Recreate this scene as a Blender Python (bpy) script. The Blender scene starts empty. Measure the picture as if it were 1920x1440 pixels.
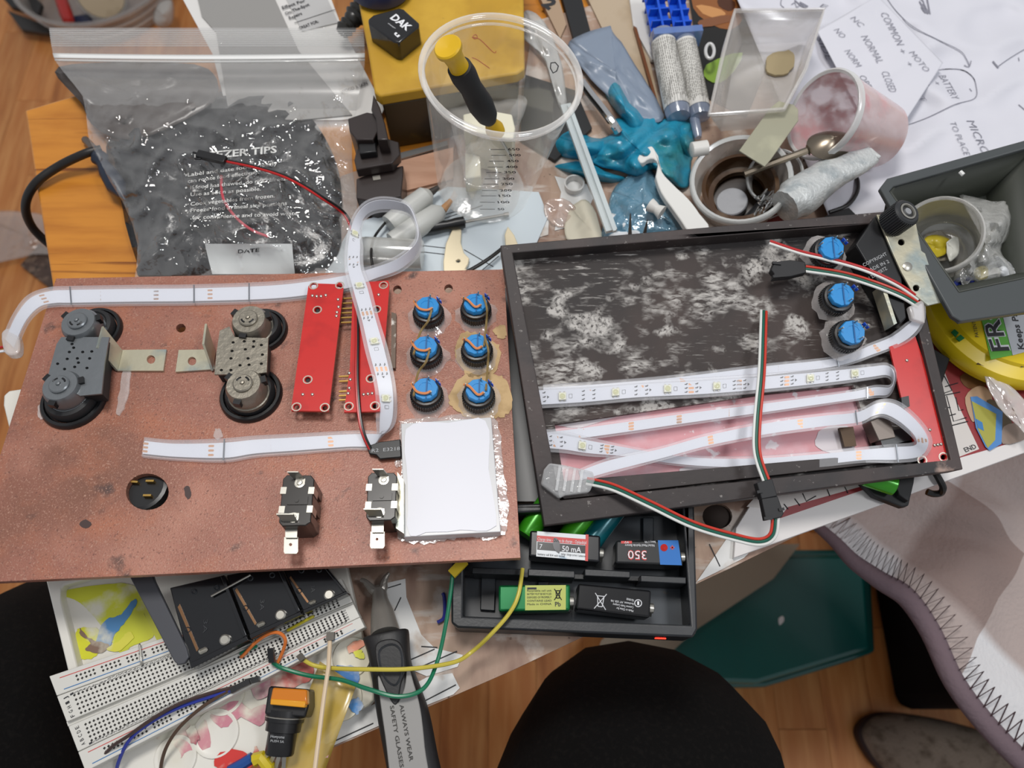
import bpy, bmesh, math, random
from mathutils import Vector as V, Matrix, noise as mnoise
random.seed(7)
SC = bpy.context.scene
COL = SC.collection
D = 0.74                                   # desk top height above the floor
# ---------------------------------------------------------------- camera
F, TILT, CAMH = 1442.0, math.radians(23), 0.49
CAM = V((0, 0, D + CAMH))
cd = bpy.data.cameras.new('camera'); cd.sensor_fit = 'HORIZONTAL'; cd.sensor_width = 36
cd.lens = 36 * F / 1920; cd.clip_start = 0.01; cd.clip_end = 30
cam = bpy.data.objects.new('camera', cd); COL.objects.link(cam)
cd.dof.use_dof = True; cd.dof.focus_distance = .455; cd.dof.aperture_fstop = 9
cam.location = CAM; cam.rotation_euler = (TILT, 0, 0); SC.camera = cam
# ---------------------------------------------------------------- light
wd = bpy.data.worlds.new('room_ambient'); SC.world = wd; wd.use_nodes = True
wd.node_tree.nodes['Background'].inputs[0].default_value = (0.93, 0.95, 1, 1)
wd.node_tree.nodes['Background'].inputs[1].default_value = 0.42
def area(name, loc, target, size, power, col=(1, .97, .93)):
    l = bpy.data.lights.new(name, 'AREA'); l.shape = 'DISK'; l.size = size; l.energy = power; l.color = col
    o = bpy.data.objects.new(name, l); COL.objects.link(o); o.location = loc
    o.rotation_euler = (V(target) - V(loc)).to_track_quat('-Z', 'Y').to_euler(); return o
area('ceiling_lamp', (-0.15, 0.62, D + 1.55), (0, 0.25, D), 0.42, 14.5)
area('fill_light', (0.8, 0.05, D + 1.5), (0.2, 0.1, D), 0.3, 6.5, (.95, .97, 1))  # added fill with no visible source, softens the desk's shadow on the throw
vs = SC.view_settings
vs.view_transform = 'Standard'; vs.look = 'None'; vs.exposure = 0.0; vs.gamma = 1.0; vs.use_curve_mapping = False
# ---------------------------------------------------------------- pixels to points on real surfaces
ct, st = math.cos(TILT), math.sin(TILT)
def ray(px, py):
    x, y, z = (px - 960) / F, -(py - 720) / F, -1.0
    return V((x, y * ct - z * st, y * st + z * ct))
class Plane:                               # a tilted resting plane: height h above the desk under pixel (px,py), slopes sx, sy
    def __init__(s, px, py, h, sx=0, sy=0):
        d = ray(px, py); s.A = CAM + d * ((D + h - CAM.z) / d.z)
        s.n = V((-sx, -sy, 1)).normalized()
        s.u = (V((1, 0, 0)) - s.n * s.n.x).normalized(); s.v = s.n.cross(s.u)
    def at(s, px, py, off=0):
        d = ray(px, py); a = s.A + s.n * off
        return CAM + d * ((a - CAM).dot(s.n) / d.dot(s.n))
DESK = Plane(960, 720, 0)
def at(px, py, S):
    if isinstance(S, tuple): return S[0].at(px, py, S[1])
    return DESK.at(px, py, S)
def nrm(S): return S[0].n if isinstance(S, tuple) else V((0, 0, 1))
def up(S, k): return (S[0], S[1] + k) if isinstance(S, tuple) else S + k
def proj(p):
    q = p - CAM; y = q.y * ct + q.z * st; z = -q.y * st + q.z * ct
    return (960 + F * q.x / -z, 720 - F * y / -z)
def pts(l, S): return [at(a[0], a[1], up(S, a[2]) if len(a) > 2 else S) for a in l]
def spl(P, k=6, closed=False):             # Catmull-Rom
    n = len(P); out = []
    if n < 3 and not closed:
        return [P[0].lerp(P[-1], i / k) for i in range(k + 1)]
    for i in range(n if closed else n - 1):
        if closed: a, b, c, d = P[i - 1], P[i], P[(i + 1) % n], P[(i + 2) % n]
        else: a, b, c, d = P[max(i - 1, 0)], P[i], P[i + 1], P[min(i + 2, n - 1)]
        for j in range(k):
            t = j / k
            out.append(0.5 * ((2 * b) + (c - a) * t + (2 * a - 5 * b + 4 * c - d) * t * t + (3 * b - a - 3 * c + d) * t ** 3))
    if not closed: out.append(P[-1].copy())
    return out
# ---------------------------------------------------------------- materials
def lin(h):
    h = h.lstrip('#'); o = []
    for i in (0, 2, 4):
        c = int(h[i:i + 2], 16) / 255; o.append(c / 12.92 if c <= .04045 else ((c + .055) / 1.055) ** 2.4)
    return (*o, 1)
MATS = {}
def M(name, hexc='#808080', rough=.5, metal=0, var=None, bump=None, spec=.5, coat=0, emit=0, rnd=0):
    if name in MATS: return MATS[name]
    m = bpy.data.materials.new(name); m.use_nodes = True; nt = m.node_tree; L = nt.links.new
    b = nt.nodes['Principled BSDF']; b.inputs['Base Color'].default_value = lin(hexc)
    b.inputs['Roughness'].default_value = rough; b.inputs['Metallic'].default_value = metal
    b.inputs['Specular IOR Level'].default_value = spec; b.inputs['Coat Weight'].default_value = coat
    b.inputs['Coat Roughness'].default_value = .1
    if emit: b.inputs['Emission Color'].default_value = lin(hexc); b.inputs['Emission Strength'].default_value = emit
    tc = nt.nodes.new('ShaderNodeTexCoord')
    src = None
    for k, (h2, scale, lo, hi) in enumerate(var or []):      # layered stains: colour, scale, ramp from..to
        nz = nt.nodes.new('ShaderNodeTexNoise'); nz.inputs['Detail'].default_value = 6
        if isinstance(scale, tuple):
            mp = nt.nodes.new('ShaderNodeMapping'); mp.inputs['Scale'].default_value = scale
            mp.inputs['Location'].default_value = (k * 3.1, k * 1.7, 0)
            L(tc.outputs['Object'], mp.inputs[0]); L(mp.outputs[0], nz.inputs['Vector']); nz.inputs['Scale'].default_value = 1
        else:
            mp = nt.nodes.new('ShaderNodeMapping'); mp.inputs['Location'].default_value = (k * 3.1, k * 1.7, 0)
            L(tc.outputs['Object'], mp.inputs[0]); L(mp.outputs[0], nz.inputs['Vector']); nz.inputs['Scale'].default_value = scale
        mr = nt.nodes.new('ShaderNodeMapRange'); mr.inputs[1].default_value = lo; mr.inputs[2].default_value = hi
        L(nz.outputs['Fac'], mr.inputs[0])
        mx = nt.nodes.new('ShaderNodeMix'); mx.data_type = 'RGBA'
        L(mr.outputs[0], mx.inputs[0])
        if src is None: mx.inputs[6].default_value = lin(hexc)
        else: L(src, mx.inputs[6])
        mx.inputs[7].default_value = lin(h2); src = mx.outputs[2]
    if rnd:                                                    # each piece a little lighter or darker
        oi = nt.nodes.new('ShaderNodeObjectInfo'); mr = nt.nodes.new('ShaderNodeMapRange')
        mr.inputs[3].default_value = 1 - rnd; mr.inputs[4].default_value = 1 + rnd
        L(oi.outputs['Random'], mr.inputs[0])
        hs = nt.nodes.new('ShaderNodeHueSaturation'); L(mr.outputs[0], hs.inputs['Value'])
        if src is None: hs.inputs['Color'].default_value = lin(hexc)
        else: L(src, hs.inputs['Color'])
        src = hs.outputs[0]
    if src is not None: L(src, b.inputs['Base Color'])
    if bump:
        nz = nt.nodes.new('ShaderNodeTexNoise'); nz.inputs['Detail'].default_value = 5
        L(tc.outputs['Object'], nz.inputs['Vector']); nz.inputs['Scale'].default_value = bump[0]
        bp = nt.nodes.new('ShaderNodeBump'); bp.inputs['Strength'].default_value = bump[1]; bp.inputs['Distance'].default_value = bump[2] if len(bump) > 2 else .001
        L(nz.outputs['Fac'], bp.inputs['Height']); L(bp.outputs[0], b.inputs['Normal'])
    MATS[name] = m; return m
def FILM(name, hexc="#ffffff", base=.2, fres=.6, rough=.12, bump=None, tint='#ffffff', var=None, gloss=.07):   # thin clear plastic: light passes, the skin shines
    if name in MATS: return MATS[name]
    m = bpy.data.materials.new(name); m.use_nodes = True; nt = m.node_tree; L = nt.links.new
    b = nt.nodes['Principled BSDF']; b.inputs['Base Color'].default_value = lin(hexc); b.inputs['Roughness'].default_value = rough
    b.inputs['Specular IOR Level'].default_value = .8
    tr = nt.nodes.new('ShaderNodeBsdfTransparent'); tr.inputs[0].default_value = lin(tint)
    lw = nt.nodes.new('ShaderNodeLayerWeight'); lw.inputs[0].default_value = .35
    ma = nt.nodes.new('ShaderNodeMath'); ma.operation = 'MULTIPLY_ADD'; ma.use_clamp = True
    ma.inputs[1].default_value = fres; ma.inputs[2].default_value = base
    L(lw.outputs['Facing'], ma.inputs[0]); fac = ma.outputs[0]
    tc = nt.nodes.new('ShaderNodeTexCoord')
    if var:                                                    # cloudy or stained parts hide more
        nz = nt.nodes.new('ShaderNodeTexNoise'); nz.inputs['Scale'].default_value = var[0]; nz.inputs['Detail'].default_value = 4
        L(tc.outputs['Object'], nz.inputs['Vector'])
        mr = nt.nodes.new('ShaderNodeMapRange'); mr.inputs[1].default_value = var[1]; mr.inputs[2].default_value = var[2]; mr.inputs[4].default_value = var[3]
        L(nz.outputs['Fac'], mr.inputs[0])
        ad = nt.nodes.new('ShaderNodeMath'); ad.operation = 'ADD'; ad.use_clamp = True
        L(fac, ad.inputs[0]); L(mr.outputs[0], ad.inputs[1]); fac = ad.outputs[0]
        mx = nt.nodes.new('ShaderNodeMix'); mx.data_type = 'RGBA'; L(mr.outputs[0], mx.inputs[0])
        mx.inputs[6].default_value = lin(hexc); mx.inputs[7].default_value = lin(var[4]); L(mx.outputs[2], b.inputs['Base Color'])
    if bump:
        nz = nt.nodes.new('ShaderNodeTexNoise'); nz.inputs['Scale'].default_value = bump[0]; nz.inputs['Detail'].default_value = 3
        L(tc.outputs['Object'], nz.inputs['Vector'])
        bp = nt.nodes.new('ShaderNodeBump'); bp.inputs['Strength'].default_value = bump[1]; bp.inputs['Distance'].default_value = .004
        L(nz.outputs['Fac'], bp.inputs['Height']); L(bp.outputs[0], b.inputs['Normal'])
    mx = nt.nodes.new('ShaderNodeMixShader'); L(fac, mx.inputs[0]); L(tr.outputs[0], mx.inputs[1]); L(b.outputs[0], mx.inputs[2])
    gs = nt.nodes.new('ShaderNodeBsdfGlossy'); gs.inputs['Color'].default_value = (gloss, gloss, gloss, 1); gs.inputs['Roughness'].default_value = rough
    if bump: L(bp.outputs[0], gs.inputs['Normal'])
    ad = nt.nodes.new('ShaderNodeAddShader'); L(mx.outputs[0], ad.inputs[0]); L(gs.outputs[0], ad.inputs[1])
    L(ad.outputs[0], nt.nodes['Material Output'].inputs['Surface'])
    MATS[name] = m; return m
# ---------------------------------------------------------------- mesh building
class G:
    def __init__(s): s.v = []; s.f = []
    def add(s, v, f):
        k = len(s.v); s.v += [V(x) for x in v]; s.f += [tuple(i + k for i in q) for q in f]; return s
    def prism(s, top, down):               # top outline counter-clockwise seen from outside; down = extrusion vector
        n = len(top)
        a = sum(((top[i] - top[0]).cross(top[(i + 1) % n] - top[0]) for i in range(n)), V((0, 0, 0)))
        if a.dot(down) > 0: top = top[::-1]
        v = top + [p + down for p in top]
        f = [tuple(range(n)), tuple(range(2 * n - 1, n - 1, -1))]
        f += [(i, i + n, (i + 1) % n + n, (i + 1) % n) for i in range(n)]
        return s.add(v, f)
    def slab(s, l, S, th): return s.prism(pts(l, S), -nrm(S) * th)
    def box(s, c, x, y, z):
        c = V(c); return s.prism([c - x - y + z, c + x - y + z, c + x + y + z, c - x + y + z], -2 * z)
    def bar(s, a, b, w, h, upv=V((0, 0, 1))):    # box from a to b, width w, thickness h (a,b on its bottom face)
        x = (b - a) / 2; y = upv.cross(x).normalized() * w / 2; z = upv.normalized() * h / 2
        return s.box((a + b) / 2 + z, x, y, z)
    def tube(s, P, r, n=8, closed=False):
        m = len(P); R = r if isinstance(r, (list, tuple)) else [r] * m; v = []
        ref = None
        for i, p in enumerate(P):
            if closed: t = (P[(i + 1) % m] - P[i - 1])
            else: t = P[min(i + 1, m - 1)] - P[max(i - 1, 0)]
            t = t.normalized() if t.length > 1e-9 else V((0, 0, 1))
            if ref is None:
                ref = V((0, 0, 1)) if abs(t.z) < .9 else V((1, 0, 0))
            ref = (ref - t * ref.dot(t)).normalized(); bi = t.cross(ref)
            for k in range(n):
                a = 2 * math.pi * k / n; v.append(p + (ref * math.cos(a) + bi * math.sin(a)) * R[i])
        f = []
        for i in range(m if closed else m - 1):
            j = (i + 1) % m
            f += [(i * n + k, i * n + (k + 1) % n, j * n + (k + 1) % n, j * n + k) for k in range(n)]
        if not closed: f += [tuple(range(n - 1, -1, -1)), tuple((m - 1) * n + k for k in range(n))]
        return s.add(v, f)
    def lathe(s, c, ax, prof, n=24, cap=True):   # prof: (radius, height along ax)
        ax = ax.normalized(); x = ax.orthogonal().normalized(); y = ax.cross(x); v = []
        for r, h in prof:
            for k in range(n):
                a = 2 * math.pi * k / n; v.append(c + ax * h + (x * math.cos(a) + y * math.sin(a)) * r)
        f = [(i * n + k, i * n + (k + 1) % n, (i + 1) * n + (k + 1) % n, (i + 1) * n + k) for i in range(len(prof) - 1) for k in range(n)]
        if cap: f += [tuple(range(n - 1, -1, -1)), tuple((len(prof) - 1) * n + k for k in range(n))]
        return s.add(v, f)
    def grid(s, rows):
        n = len(rows[0]); v = [p for r in rows for p in r]
        return s.add(v, [(i * n + k, i * n + k + 1, (i + 1) * n + k + 1, (i + 1) * n + k) for i in range(len(rows) - 1) for k in range(n - 1)])
    def ribbon(s, A, B, th):               # a band with edges A and B, thickness th
        m = len(A); v = []
        for i in range(m):
            t = A[min(i + 1, m - 1)] - A[max(i - 1, 0)] + B[min(i + 1, m - 1)] - B[max(i - 1, 0)]
            nn = t.cross(A[i] - B[i]); nn = nn.normalized() * th / 2 if nn.length > 1e-12 else V((0, 0, th / 2))
            v += [A[i] + nn, B[i] + nn, B[i] - nn, A[i] - nn]
        f = [(i * 4 + k, i * 4 + (k + 1) % 4, i * 4 + 4 + (k + 1) % 4, i * 4 + 4 + k) for i in range(m - 1) for k in range(4)]
        return s.add(v, f + [(3, 2, 1, 0), tuple((m - 1) * 4 + k for k in range(4))])
    def disc(s, c, n_, r, th=.0003, k=16): return s.lathe(c, n_, [(r, 0), (r, th)], k)
    def build(s, name, mat, parent=None, sharp=35, bevel=0, sub=0, solid=0):
        base = V((0, 0, 0))
        if parent is not None: base = ROOT[parent.name]
        else:
            xs = [p.x for p in s.v]; ys = [p.y for p in s.v]
            base = V(((min(xs) + max(xs)) / 2, (min(ys) + max(ys)) / 2, min(p.z for p in s.v)))
        me = bpy.data.meshes.new(name); me.from_pydata([p - base for p in s.v], [], s.f)
        me.polygons.foreach_set('use_smooth', [True] * len(me.polygons))
        if not sub: me.set_sharp_from_angle(angle=math.radians(sharp))
        me.materials.append(mat); me.update()
        o = bpy.data.objects.new(name, me); COL.objects.link(o)
        if parent is not None: o.parent = parent
        else: o.location = base
        ROOT[o.name] = base
        if bevel:
            b = o.modifiers.new('b', 'BEVEL'); b.width = bevel; b.segments = 2; b.limit_method = 'ANGLE'; b.angle_limit = math.radians(40)
        if solid:
            b = o.modifiers.new('s', 'SOLIDIFY'); b.thickness = solid; b.offset = 0
        if sub:
            b = o.modifiers.new('s', 'SUBSURF'); b.levels = sub; b.render_levels = sub
        return o
ROOT = {}
def thing(name, label, cat, loc, group=None):
    o = bpy.data.objects.new(name, None); COL.objects.link(o); o.location = loc; o.empty_display_size = .01
    ROOT[o.name] = V(loc); return tag(o, label, cat, group)
def tag(o, label, cat=None, group=None, kind=None):
    if label: o['label'] = label
    if cat: o['category'] = cat
    if group: o['group'] = group
    if kind: o['kind'] = kind
    return o
TXT = {}
def text(g, s, p0, p1, S, hpx=None, bold=0, lift=.0002, shear=0):
    """flat lettering whose baseline runs from pixel p0 to pixel p1 on surface S; hpx = cap height in pixels (else by the font)"""
    key = (s, bold)
    if key not in TXT:
        c = bpy.data.curves.new('t', 'FONT'); c.body = s; c.resolution_u = 2; c.offset = bold; c.size = 1; c.fill_mode = 'FRONT'
        o = bpy.data.objects.new('t', c); me = bpy.data.meshes.new_from_object(o)
        TXT[key] = ([v.co.copy() for v in me.vertices], [tuple(p.vertices) for p in me.polygons])
        bpy.data.objects.remove(o); bpy.data.curves.remove(c); bpy.data.meshes.remove(me)
    vv, ff = TXT[key]
    if not vv: return
    S = up(S, lift); a, b = at(*p0, S), at(*p1, S); x0 = min(v.x for v in vv); w = max(v.x for v in vv) - x0
    x = (b - a) / w; y = nrm(S).cross(b - a).normalized()
    ys = (b - a).length / w
    if hpx: ys = hpx / math.hypot(p1[0] - p0[0], p1[1] - p0[1]) * (b - a).length / .69
    g.add([a + x * (v.x - x0 + shear * v.y) + y * (v.y * ys) for v in vv], ff)
def lathe_prof_cup(r0, r1, h, t): return [(0.0005, t), (r0 - t, t), (r1 - t, h), (r1, h), (r0, 0), (0.0005, 0)]
def blob(l, k=4, jit=0.0, seed=1):         # smooth closed pixel outline with some raggedness
    P = spl([V((a[0], a[1], 0)) for a in l], k, True); r = random.Random(seed)
    return [(p.x + r.uniform(-jit, jit), p.y + r.uniform(-jit, jit)) for p in P]
def circ(cx, cy, rx, ry=None, n=24, a0=0): return [(cx + rx * math.cos(a0 + 2 * math.pi * i / n), cy + (ry or rx) * math.sin(a0 + 2 * math.pi * i / n)) for i in range(n)]
def plate(outline, holes, S, th):          # flat board with real holes
    pl = S[0] if isinstance(S, tuple) else DESK; o = at(outline[0][0], outline[0][1], S)
    c = bpy.data.curves.new('c', 'CURVE'); c.dimensions = '2D'; c.fill_mode = 'BOTH'; c.extrude = th / 2
    for loop in [outline] + holes:
        P = [at(a, b, S) - o for a, b in loop]; sp = c.splines.new('POLY'); sp.points.add(len(P) - 1); sp.use_cyclic_u = True
        for q, p in zip(sp.points, P): q.co = (p.dot(pl.u), p.dot(pl.v), 0, 1)
    ob = bpy.data.objects.new('c', c); me = bpy.data.meshes.new_from_object(ob)
    bm = bmesh.new(); bm.from_mesh(me); bmesh.ops.remove_doubles(bm, verts=bm.verts, dist=1e-6)
    g = G(); vs_ = [o + pl.u * v.co.x + pl.v * v.co.y + pl.n * (v.co.z - th / 2) for v in bm.verts]
    bm.verts.index_update(); g.add(vs_, [tuple(v.index for v in f.verts) for f in bm.faces])
    bm.free(); bpy.data.objects.remove(ob); return g
# ================================================================ setting: floor
wood = M('oak_laminate', '#c07a40', .38, var=[('#d6975a', (60, 6, 30), .42, .72), ('#9a5828', (30, 5, 10), .52, .78)], rnd=.12, spec=.4)
ROOT0 = None
fg = G(); fg.box(V((0, .65, -.02)), V((1.62, 0, 0)), V((0, 1.75, 0)), V((0, 0, .0165)))
floor = tag(fg.build('floor', M('floor_joint', '#7a4a26', .8)), None, kind='structure')
ROOT[floor.name] = floor.location.copy()
pw, pl_ = .0705, .52
plank_me = None
for i in range(44):
    x = -1.55 + i * pw
    off = (i * 37 % 11) / 11 * pl_
    for j in range(-1, 6):
        y0 = -.45 + j * pl_ - off + pl_; y1 = y0 + pl_ - .0012
        if y1 < -.5 or y0 > 1.75: continue
        o = None
        if plank_me is None:
            o = G().box(V((0, 0, 0)), V((pw / 2 - .0002, 0, 0)), V((0, (pl_ - .0006) / 2, 0)), V((0, 0, .0018))).build('plank', wood, floor, bevel=.0004)
            plank_me = o
            for v in o.data.vertices: v.co += ROOT[floor.name]
        else:
            o = plank_me.copy(); COL.objects.link(o); o.parent = floor
        o.location = V((x, (y0 + y1) / 2, -.0018)) - ROOT[floor.name]
# ================================================================ desk
dsk = thing('desk', 'cluttered wooden work desk with orange varnished corner', 'desk', (at(700, 600, 0).x, at(700, 600, 0).y, 0))
pine = M('orange_pine', '#c5802c', .32, var=[('#a5621c', (12, 90, 40), .4, .75), ('#d7963f', 8, .5, .8), ('#7c4413', (5, 160, 60), .62, .72)], spec=.5, bump=(60, .05))
# top made of three boards running along the front edge direction
TLc, BLc = (45, 205), (330, 1535)
def dq(u, v):                               # desk coordinates: u along the back edge, v towards the sitter
    a = V((45, 205, 0)).lerp(V((250, 1500, 0)), v); b = V((2150, -420, 0)).lerp(V((2350, 620, 0)), v); p = a.lerp(b, u); return (p.x, p.y)
for k in range(2):
    v0, v1 = k / 2, (k + 1) / 2
    G().slab([dq(0.004 * (k > 0), v0 + .0008), dq(1, v0 + .0008), dq(1, v1 - .0008), dq(0.003 * (k % 2), v1 - .0008)], 0, .022).build('board', pine, dsk, bevel=.002)
for p in [(.06, .08), (.94, .08), (.05, .9), (.94, .9)]:
    c = at(*dq(*p), -.022); G().box(V((c.x, c.y, (D - .022) / 2)), V((.022, 0, 0)), V((0, .022, 0)), V((0, 0, (D - .022) / 2))).build('leg', pine, dsk)
# scarred hardboard sheet lying on the front and middle of the desk
wb = M('scarred_board', '#a98f7c', .6, var=[('#86695a', (60, 14, 20), .42, .66), ('#c6bab0', 34, .57, .66), ('#beb2a8', (25, 120, 50), .58, .70), ('#4d3a2e', 160, .68, .74)], bump=(90, .3))
holes = [circ(1076, 352, 21, 22, 20), circ(1345, 968, 28, 24, 20)]
outl = [(640, 330), (840, 262), (985, 140), (1000, 40), (1400, -70), (1850, -70), (1890, 810), (1376, 1062), (1080, 1200), (960, 1257), (797, 1328), (640, 1395), (500, 1455), (420, 1250)]
bo = plate(outl, holes, .0035, .0032).build('work_board', wb)
tag(bo, 'scarred pale brown hardboard sheet covered in glue and torn paper, lying on the desk', 'board')
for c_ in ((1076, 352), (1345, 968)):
    G().slab(circ(c_[0], c_[1], 32, 34, 20), .0004, .0003).build('hole_shade', M('hole_shade_brown', '#2b1c12', .7), bo)  # dark brown discs stand in for the shade inside the holes
scrap = M('scrap_paper', '#d8d8d6', .6, var=[('#b9ab9e', 40, .56, .68)])
ink = M('pencil', '#3a3a3c', .7)
scr = []
for l in ([(695, 1100), (760, 1085), (762, 1120), (790, 1190), (815, 1215), (868, 1228), (858, 1250), (800, 1268), (735, 1240)],
          [(640, 1348), (735, 1305), (800, 1270), (848, 1262), (862, 1290), (850, 1302), (800, 1322), (625, 1398), (600, 1392)],
          [(1300, 1100), (1380, 985), (1440, 1000), (1395, 1046), (1345, 1072), (1308, 1090)],
          [(1010, 400), (1030, 375), (1028, 440), (990, 450)],
          [(1040, 330), (1100, 345), (1112, 372), (1090, 420), (1040, 432), (1052, 360)]):
    o = G().slab(l, .0043, .0005).build('paper_scrap', scrap)
    scr.append(o)
for o, t in zip(scr, ('torn white paper glued flat beside the grey tool shank', 'pale strip of paper at the front edge of the scarred board', 'white paper piece beside the black charger and the striped wires',
                      'small white square of paper behind the black tray rim', 'white torn paper around the round hole in the board')): tag(o, t, 'paper', 'paper scraps on the work board')
g = G()
for a, b in [((706, 1109), (752, 1095)), ((820, 1214), (790, 1212)), ((815, 1217), (770, 1237)), ((857, 1221), (790, 1250)), ((795, 1315), (855, 1284)), ((605, 1400), (700, 1356)), ((1330, 1020), (1350, 1062)), ((740, 1145), (752, 1120))]:
    g.tube([at(*a, .0045), at(*b, .0045)], .00035, 5)
tag(g.build('pencil_line', ink, bo), None, kind='stuff')
# pale blue-white sheet under the screwdriver and pliers
card = M('pale_card', '#c6d0d6', .55)
o = G().slab([(660, 420), (750, 392), (840, 350), (1010, 360), (1028, 405), (1000, 470), (930, 530), (600, 530)], .0055, .0012).build('card_sheet', card)
tag(o, 'pale blue white card lying under the small black screwdriver', 'card')
g = G()
for a, b in [((745, 440), (905, 385)), ((790, 415), (870, 392)), ((770, 458), (835, 465)), ((790, 472), (835, 477)), ((870, 468), (925, 500)), ((900, 510), (935, 480))]:
    g.tube([at(*a, .0057), at(*b, .0057)], .0003, 5)
tag(g.build('drawn_line', ink, o), None, kind='stuff')
# ================================================================ left panel
PP = Plane(480, 1060, .062, 0.0, -.115)
copper = M('copper_paint', '#976353', .42, var=[('#78503f', 8, .48, .68), ('#b27d6a', 14, .5, .72), ('#a5684f', 30, .5, .7), ('#57403a', 60, .64, .74), ('#ad8472', 900, .55, .72), ('#6d463b', 700, .58, .74)], bump=(1100, .6, .0003), spec=.5, metal=.1)
black = M('black_plastic', '#141416', .35)
blackm = M('black_matt', '#1b1b1d', .6)
steel = M('bright_steel', '#b4b1a8', .32, .85)
zinc = M('zinc_plate', '#c6c0a8', .32, .6, var=[('#8fa0a4', 40, .5, .7)], bump=(200, .15))
gun = M('gunmetal', '#6a6c6c', .36, .85, var=[('#8a877c', 60, .5, .7)], bump=(260, .25))
glue = FILM('hot_glue', '#d8d0cc', .20, .5, .12, (120, .3))
white = M('white_plastic', '#e4e5ea', .35)
gold = M('gold_pin', '#c9a35a', .3, 1)
OUT = [(105, 522), (945, 505), (976, 1046), (-76, 1094)]
lp = thing('control_panel', 'copper brown board carrying blue capped buttons, red circuit boards and two switch units', 'panel', PP.at(480, 1060, -.004))
hl = [circ(745, 543, 8, 8, 14), circ(841, 541, 8, 8, 14), circ(339, 615, 9, 8, 14), circ(276, 922, 40, 34, 28)]
plate(OUT, hl, (PP, 0), .004).build('board', copper, lp, bevel=.0004)
# jack socket in its hole
g = G(); n = PP.n
g.lathe(PP.at(276, 922, -.010), n, [(.0145, 0), (.0145, .0072), (.0125, .0078), (.012, .006), (.0005, .006)], 24)
so = g.build('jack_socket', black, lp)
g = G()
for a, b in [((247, 906), (262, 907)), ((277, 905), (292, 905)), ((272, 932), (287, 932))]: g.bar(PP.at(*a, -.004), PP.at(*b, -.004), .0012, .003, n)
g.build('terminal', gold, so)
# ---- blue buttons
bluecap = M('blue_cap', '#1f86c9', .35, coat=.3); bluedk = M('blue_film', '#2a4bc0', .25)
copw = M('orange_wire', '#d98a55', .35); olive = M('olive_wire', '#8a7448', .4)
tan = M('torn_fibre', '#c2a478', .8, var=[('#a0835a', 60, .5, .7)], bump=(300, .6))
def button(par, pl, bx, by, R=.0098, H=.0135, seed=0, wires=True):
    c = pl.at(bx, by, 0); n = pl.n; r = random.Random(seed)
    g = G(); pr = []
    g.lathe(c, n, [(R, 0), (R, H * .55), (R * .93, H * .6), (R * .93, H * .78), (R * .8, H * .8), (R * .8, H * .84)], 28)
    for k in range(40):
        a = 2 * math.pi * k / 40; d = pl.u * math.cos(a) + pl.v * math.sin(a); t = n.cross(d)
        g.box(c + d * R * 1.005 + n * H * .3, d * .0003, t * .00035, n * H * .25)
    b = g.build('push_button', black, par)
    g = G(); rr = R * .78
    g.lathe(c + n * H * .84, n, [(rr, 0), (rr, H * .22), (rr * .95, H * .26), (rr * .55, H * .26), (rr * .55, H * .24)], 10)
    g.build('cap', bluecap, b)
    g = G(); g.box(c + n * H * 1.11 + pl.u * rr * .1, pl.u * .0004, pl.v * rr * .9, n * .0003); g.build('slot', M('blue_groove', '#125a94', .5), b)
    g = G()
    for dx, dy in ((.15, .6), (.75, .35), (-.8, .15), (.35, -.45)):
        p = c + n * H + pl.u * R * dx + pl.v * R * dy
        g.tube([p, p + n * .0055 + pl.u * .0006], .00045, 6)
    g.build('pin', steel, b)
    g = G(); p = c + n * H * 1.05 + pl.u * R * .7 + pl.v * R * .5
    g.prism([p + n * .004 - pl.u * .001, p + n * .003 + pl.u * .002 - pl.v * .003, p - pl.v * .003 + pl.u * .002, p - pl.u * .001], pl.u * .0004 + pl.v * .0002); g.build('tab', bluedk, b)
    # hot glue ring
    g = G(); L = []
    for k in range(22):
        a = 2 * math.pi * k / 22; q = R * (1.12 + .28 * r.random()); L.append(c + (pl.u * math.cos(a) + pl.v * math.sin(a)) * q + n * .0012)
    inner = [c + (p - c - n * .0012).normalized() * R * .95 + n * .0035 for p in L]
    outer = [p + (p - c).normalized() * .0015 - n * .0011 for p in L]
    m_ = len(L); g.add(inner + L + outer, [(i, (i + 1) % m_, (i + 1) % m_ + m_, i + m_) for i in range(m_)] + [(i + m_, (i + 1) % m_ + m_, (i + 1) % m_ + 2 * m_, i + 2 * m_) for i in range(m_)])
    g.build('glue_ring', glue, b)
    return b, c
LB = [(805, 598), (893, 592), (801, 672), (895, 668), (802, 750), (898, 752)]
for q in ([(846, 735), (868, 704), (905, 696), (940, 706), (958, 735), (955, 772), (930, 784), (900, 788), (862, 774), (842, 755)], [(858, 640), (872, 622), (900, 628), (935, 648), (932, 690), (900, 706), (872, 700), (854, 668)], [(925, 618), (945, 610), (948, 632), (930, 630)]):
    G().slab(blob(q, 6, 2.5, 3), (PP, .0006), .0005).build('torn_patch', tan, lp)
btn = []
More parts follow.
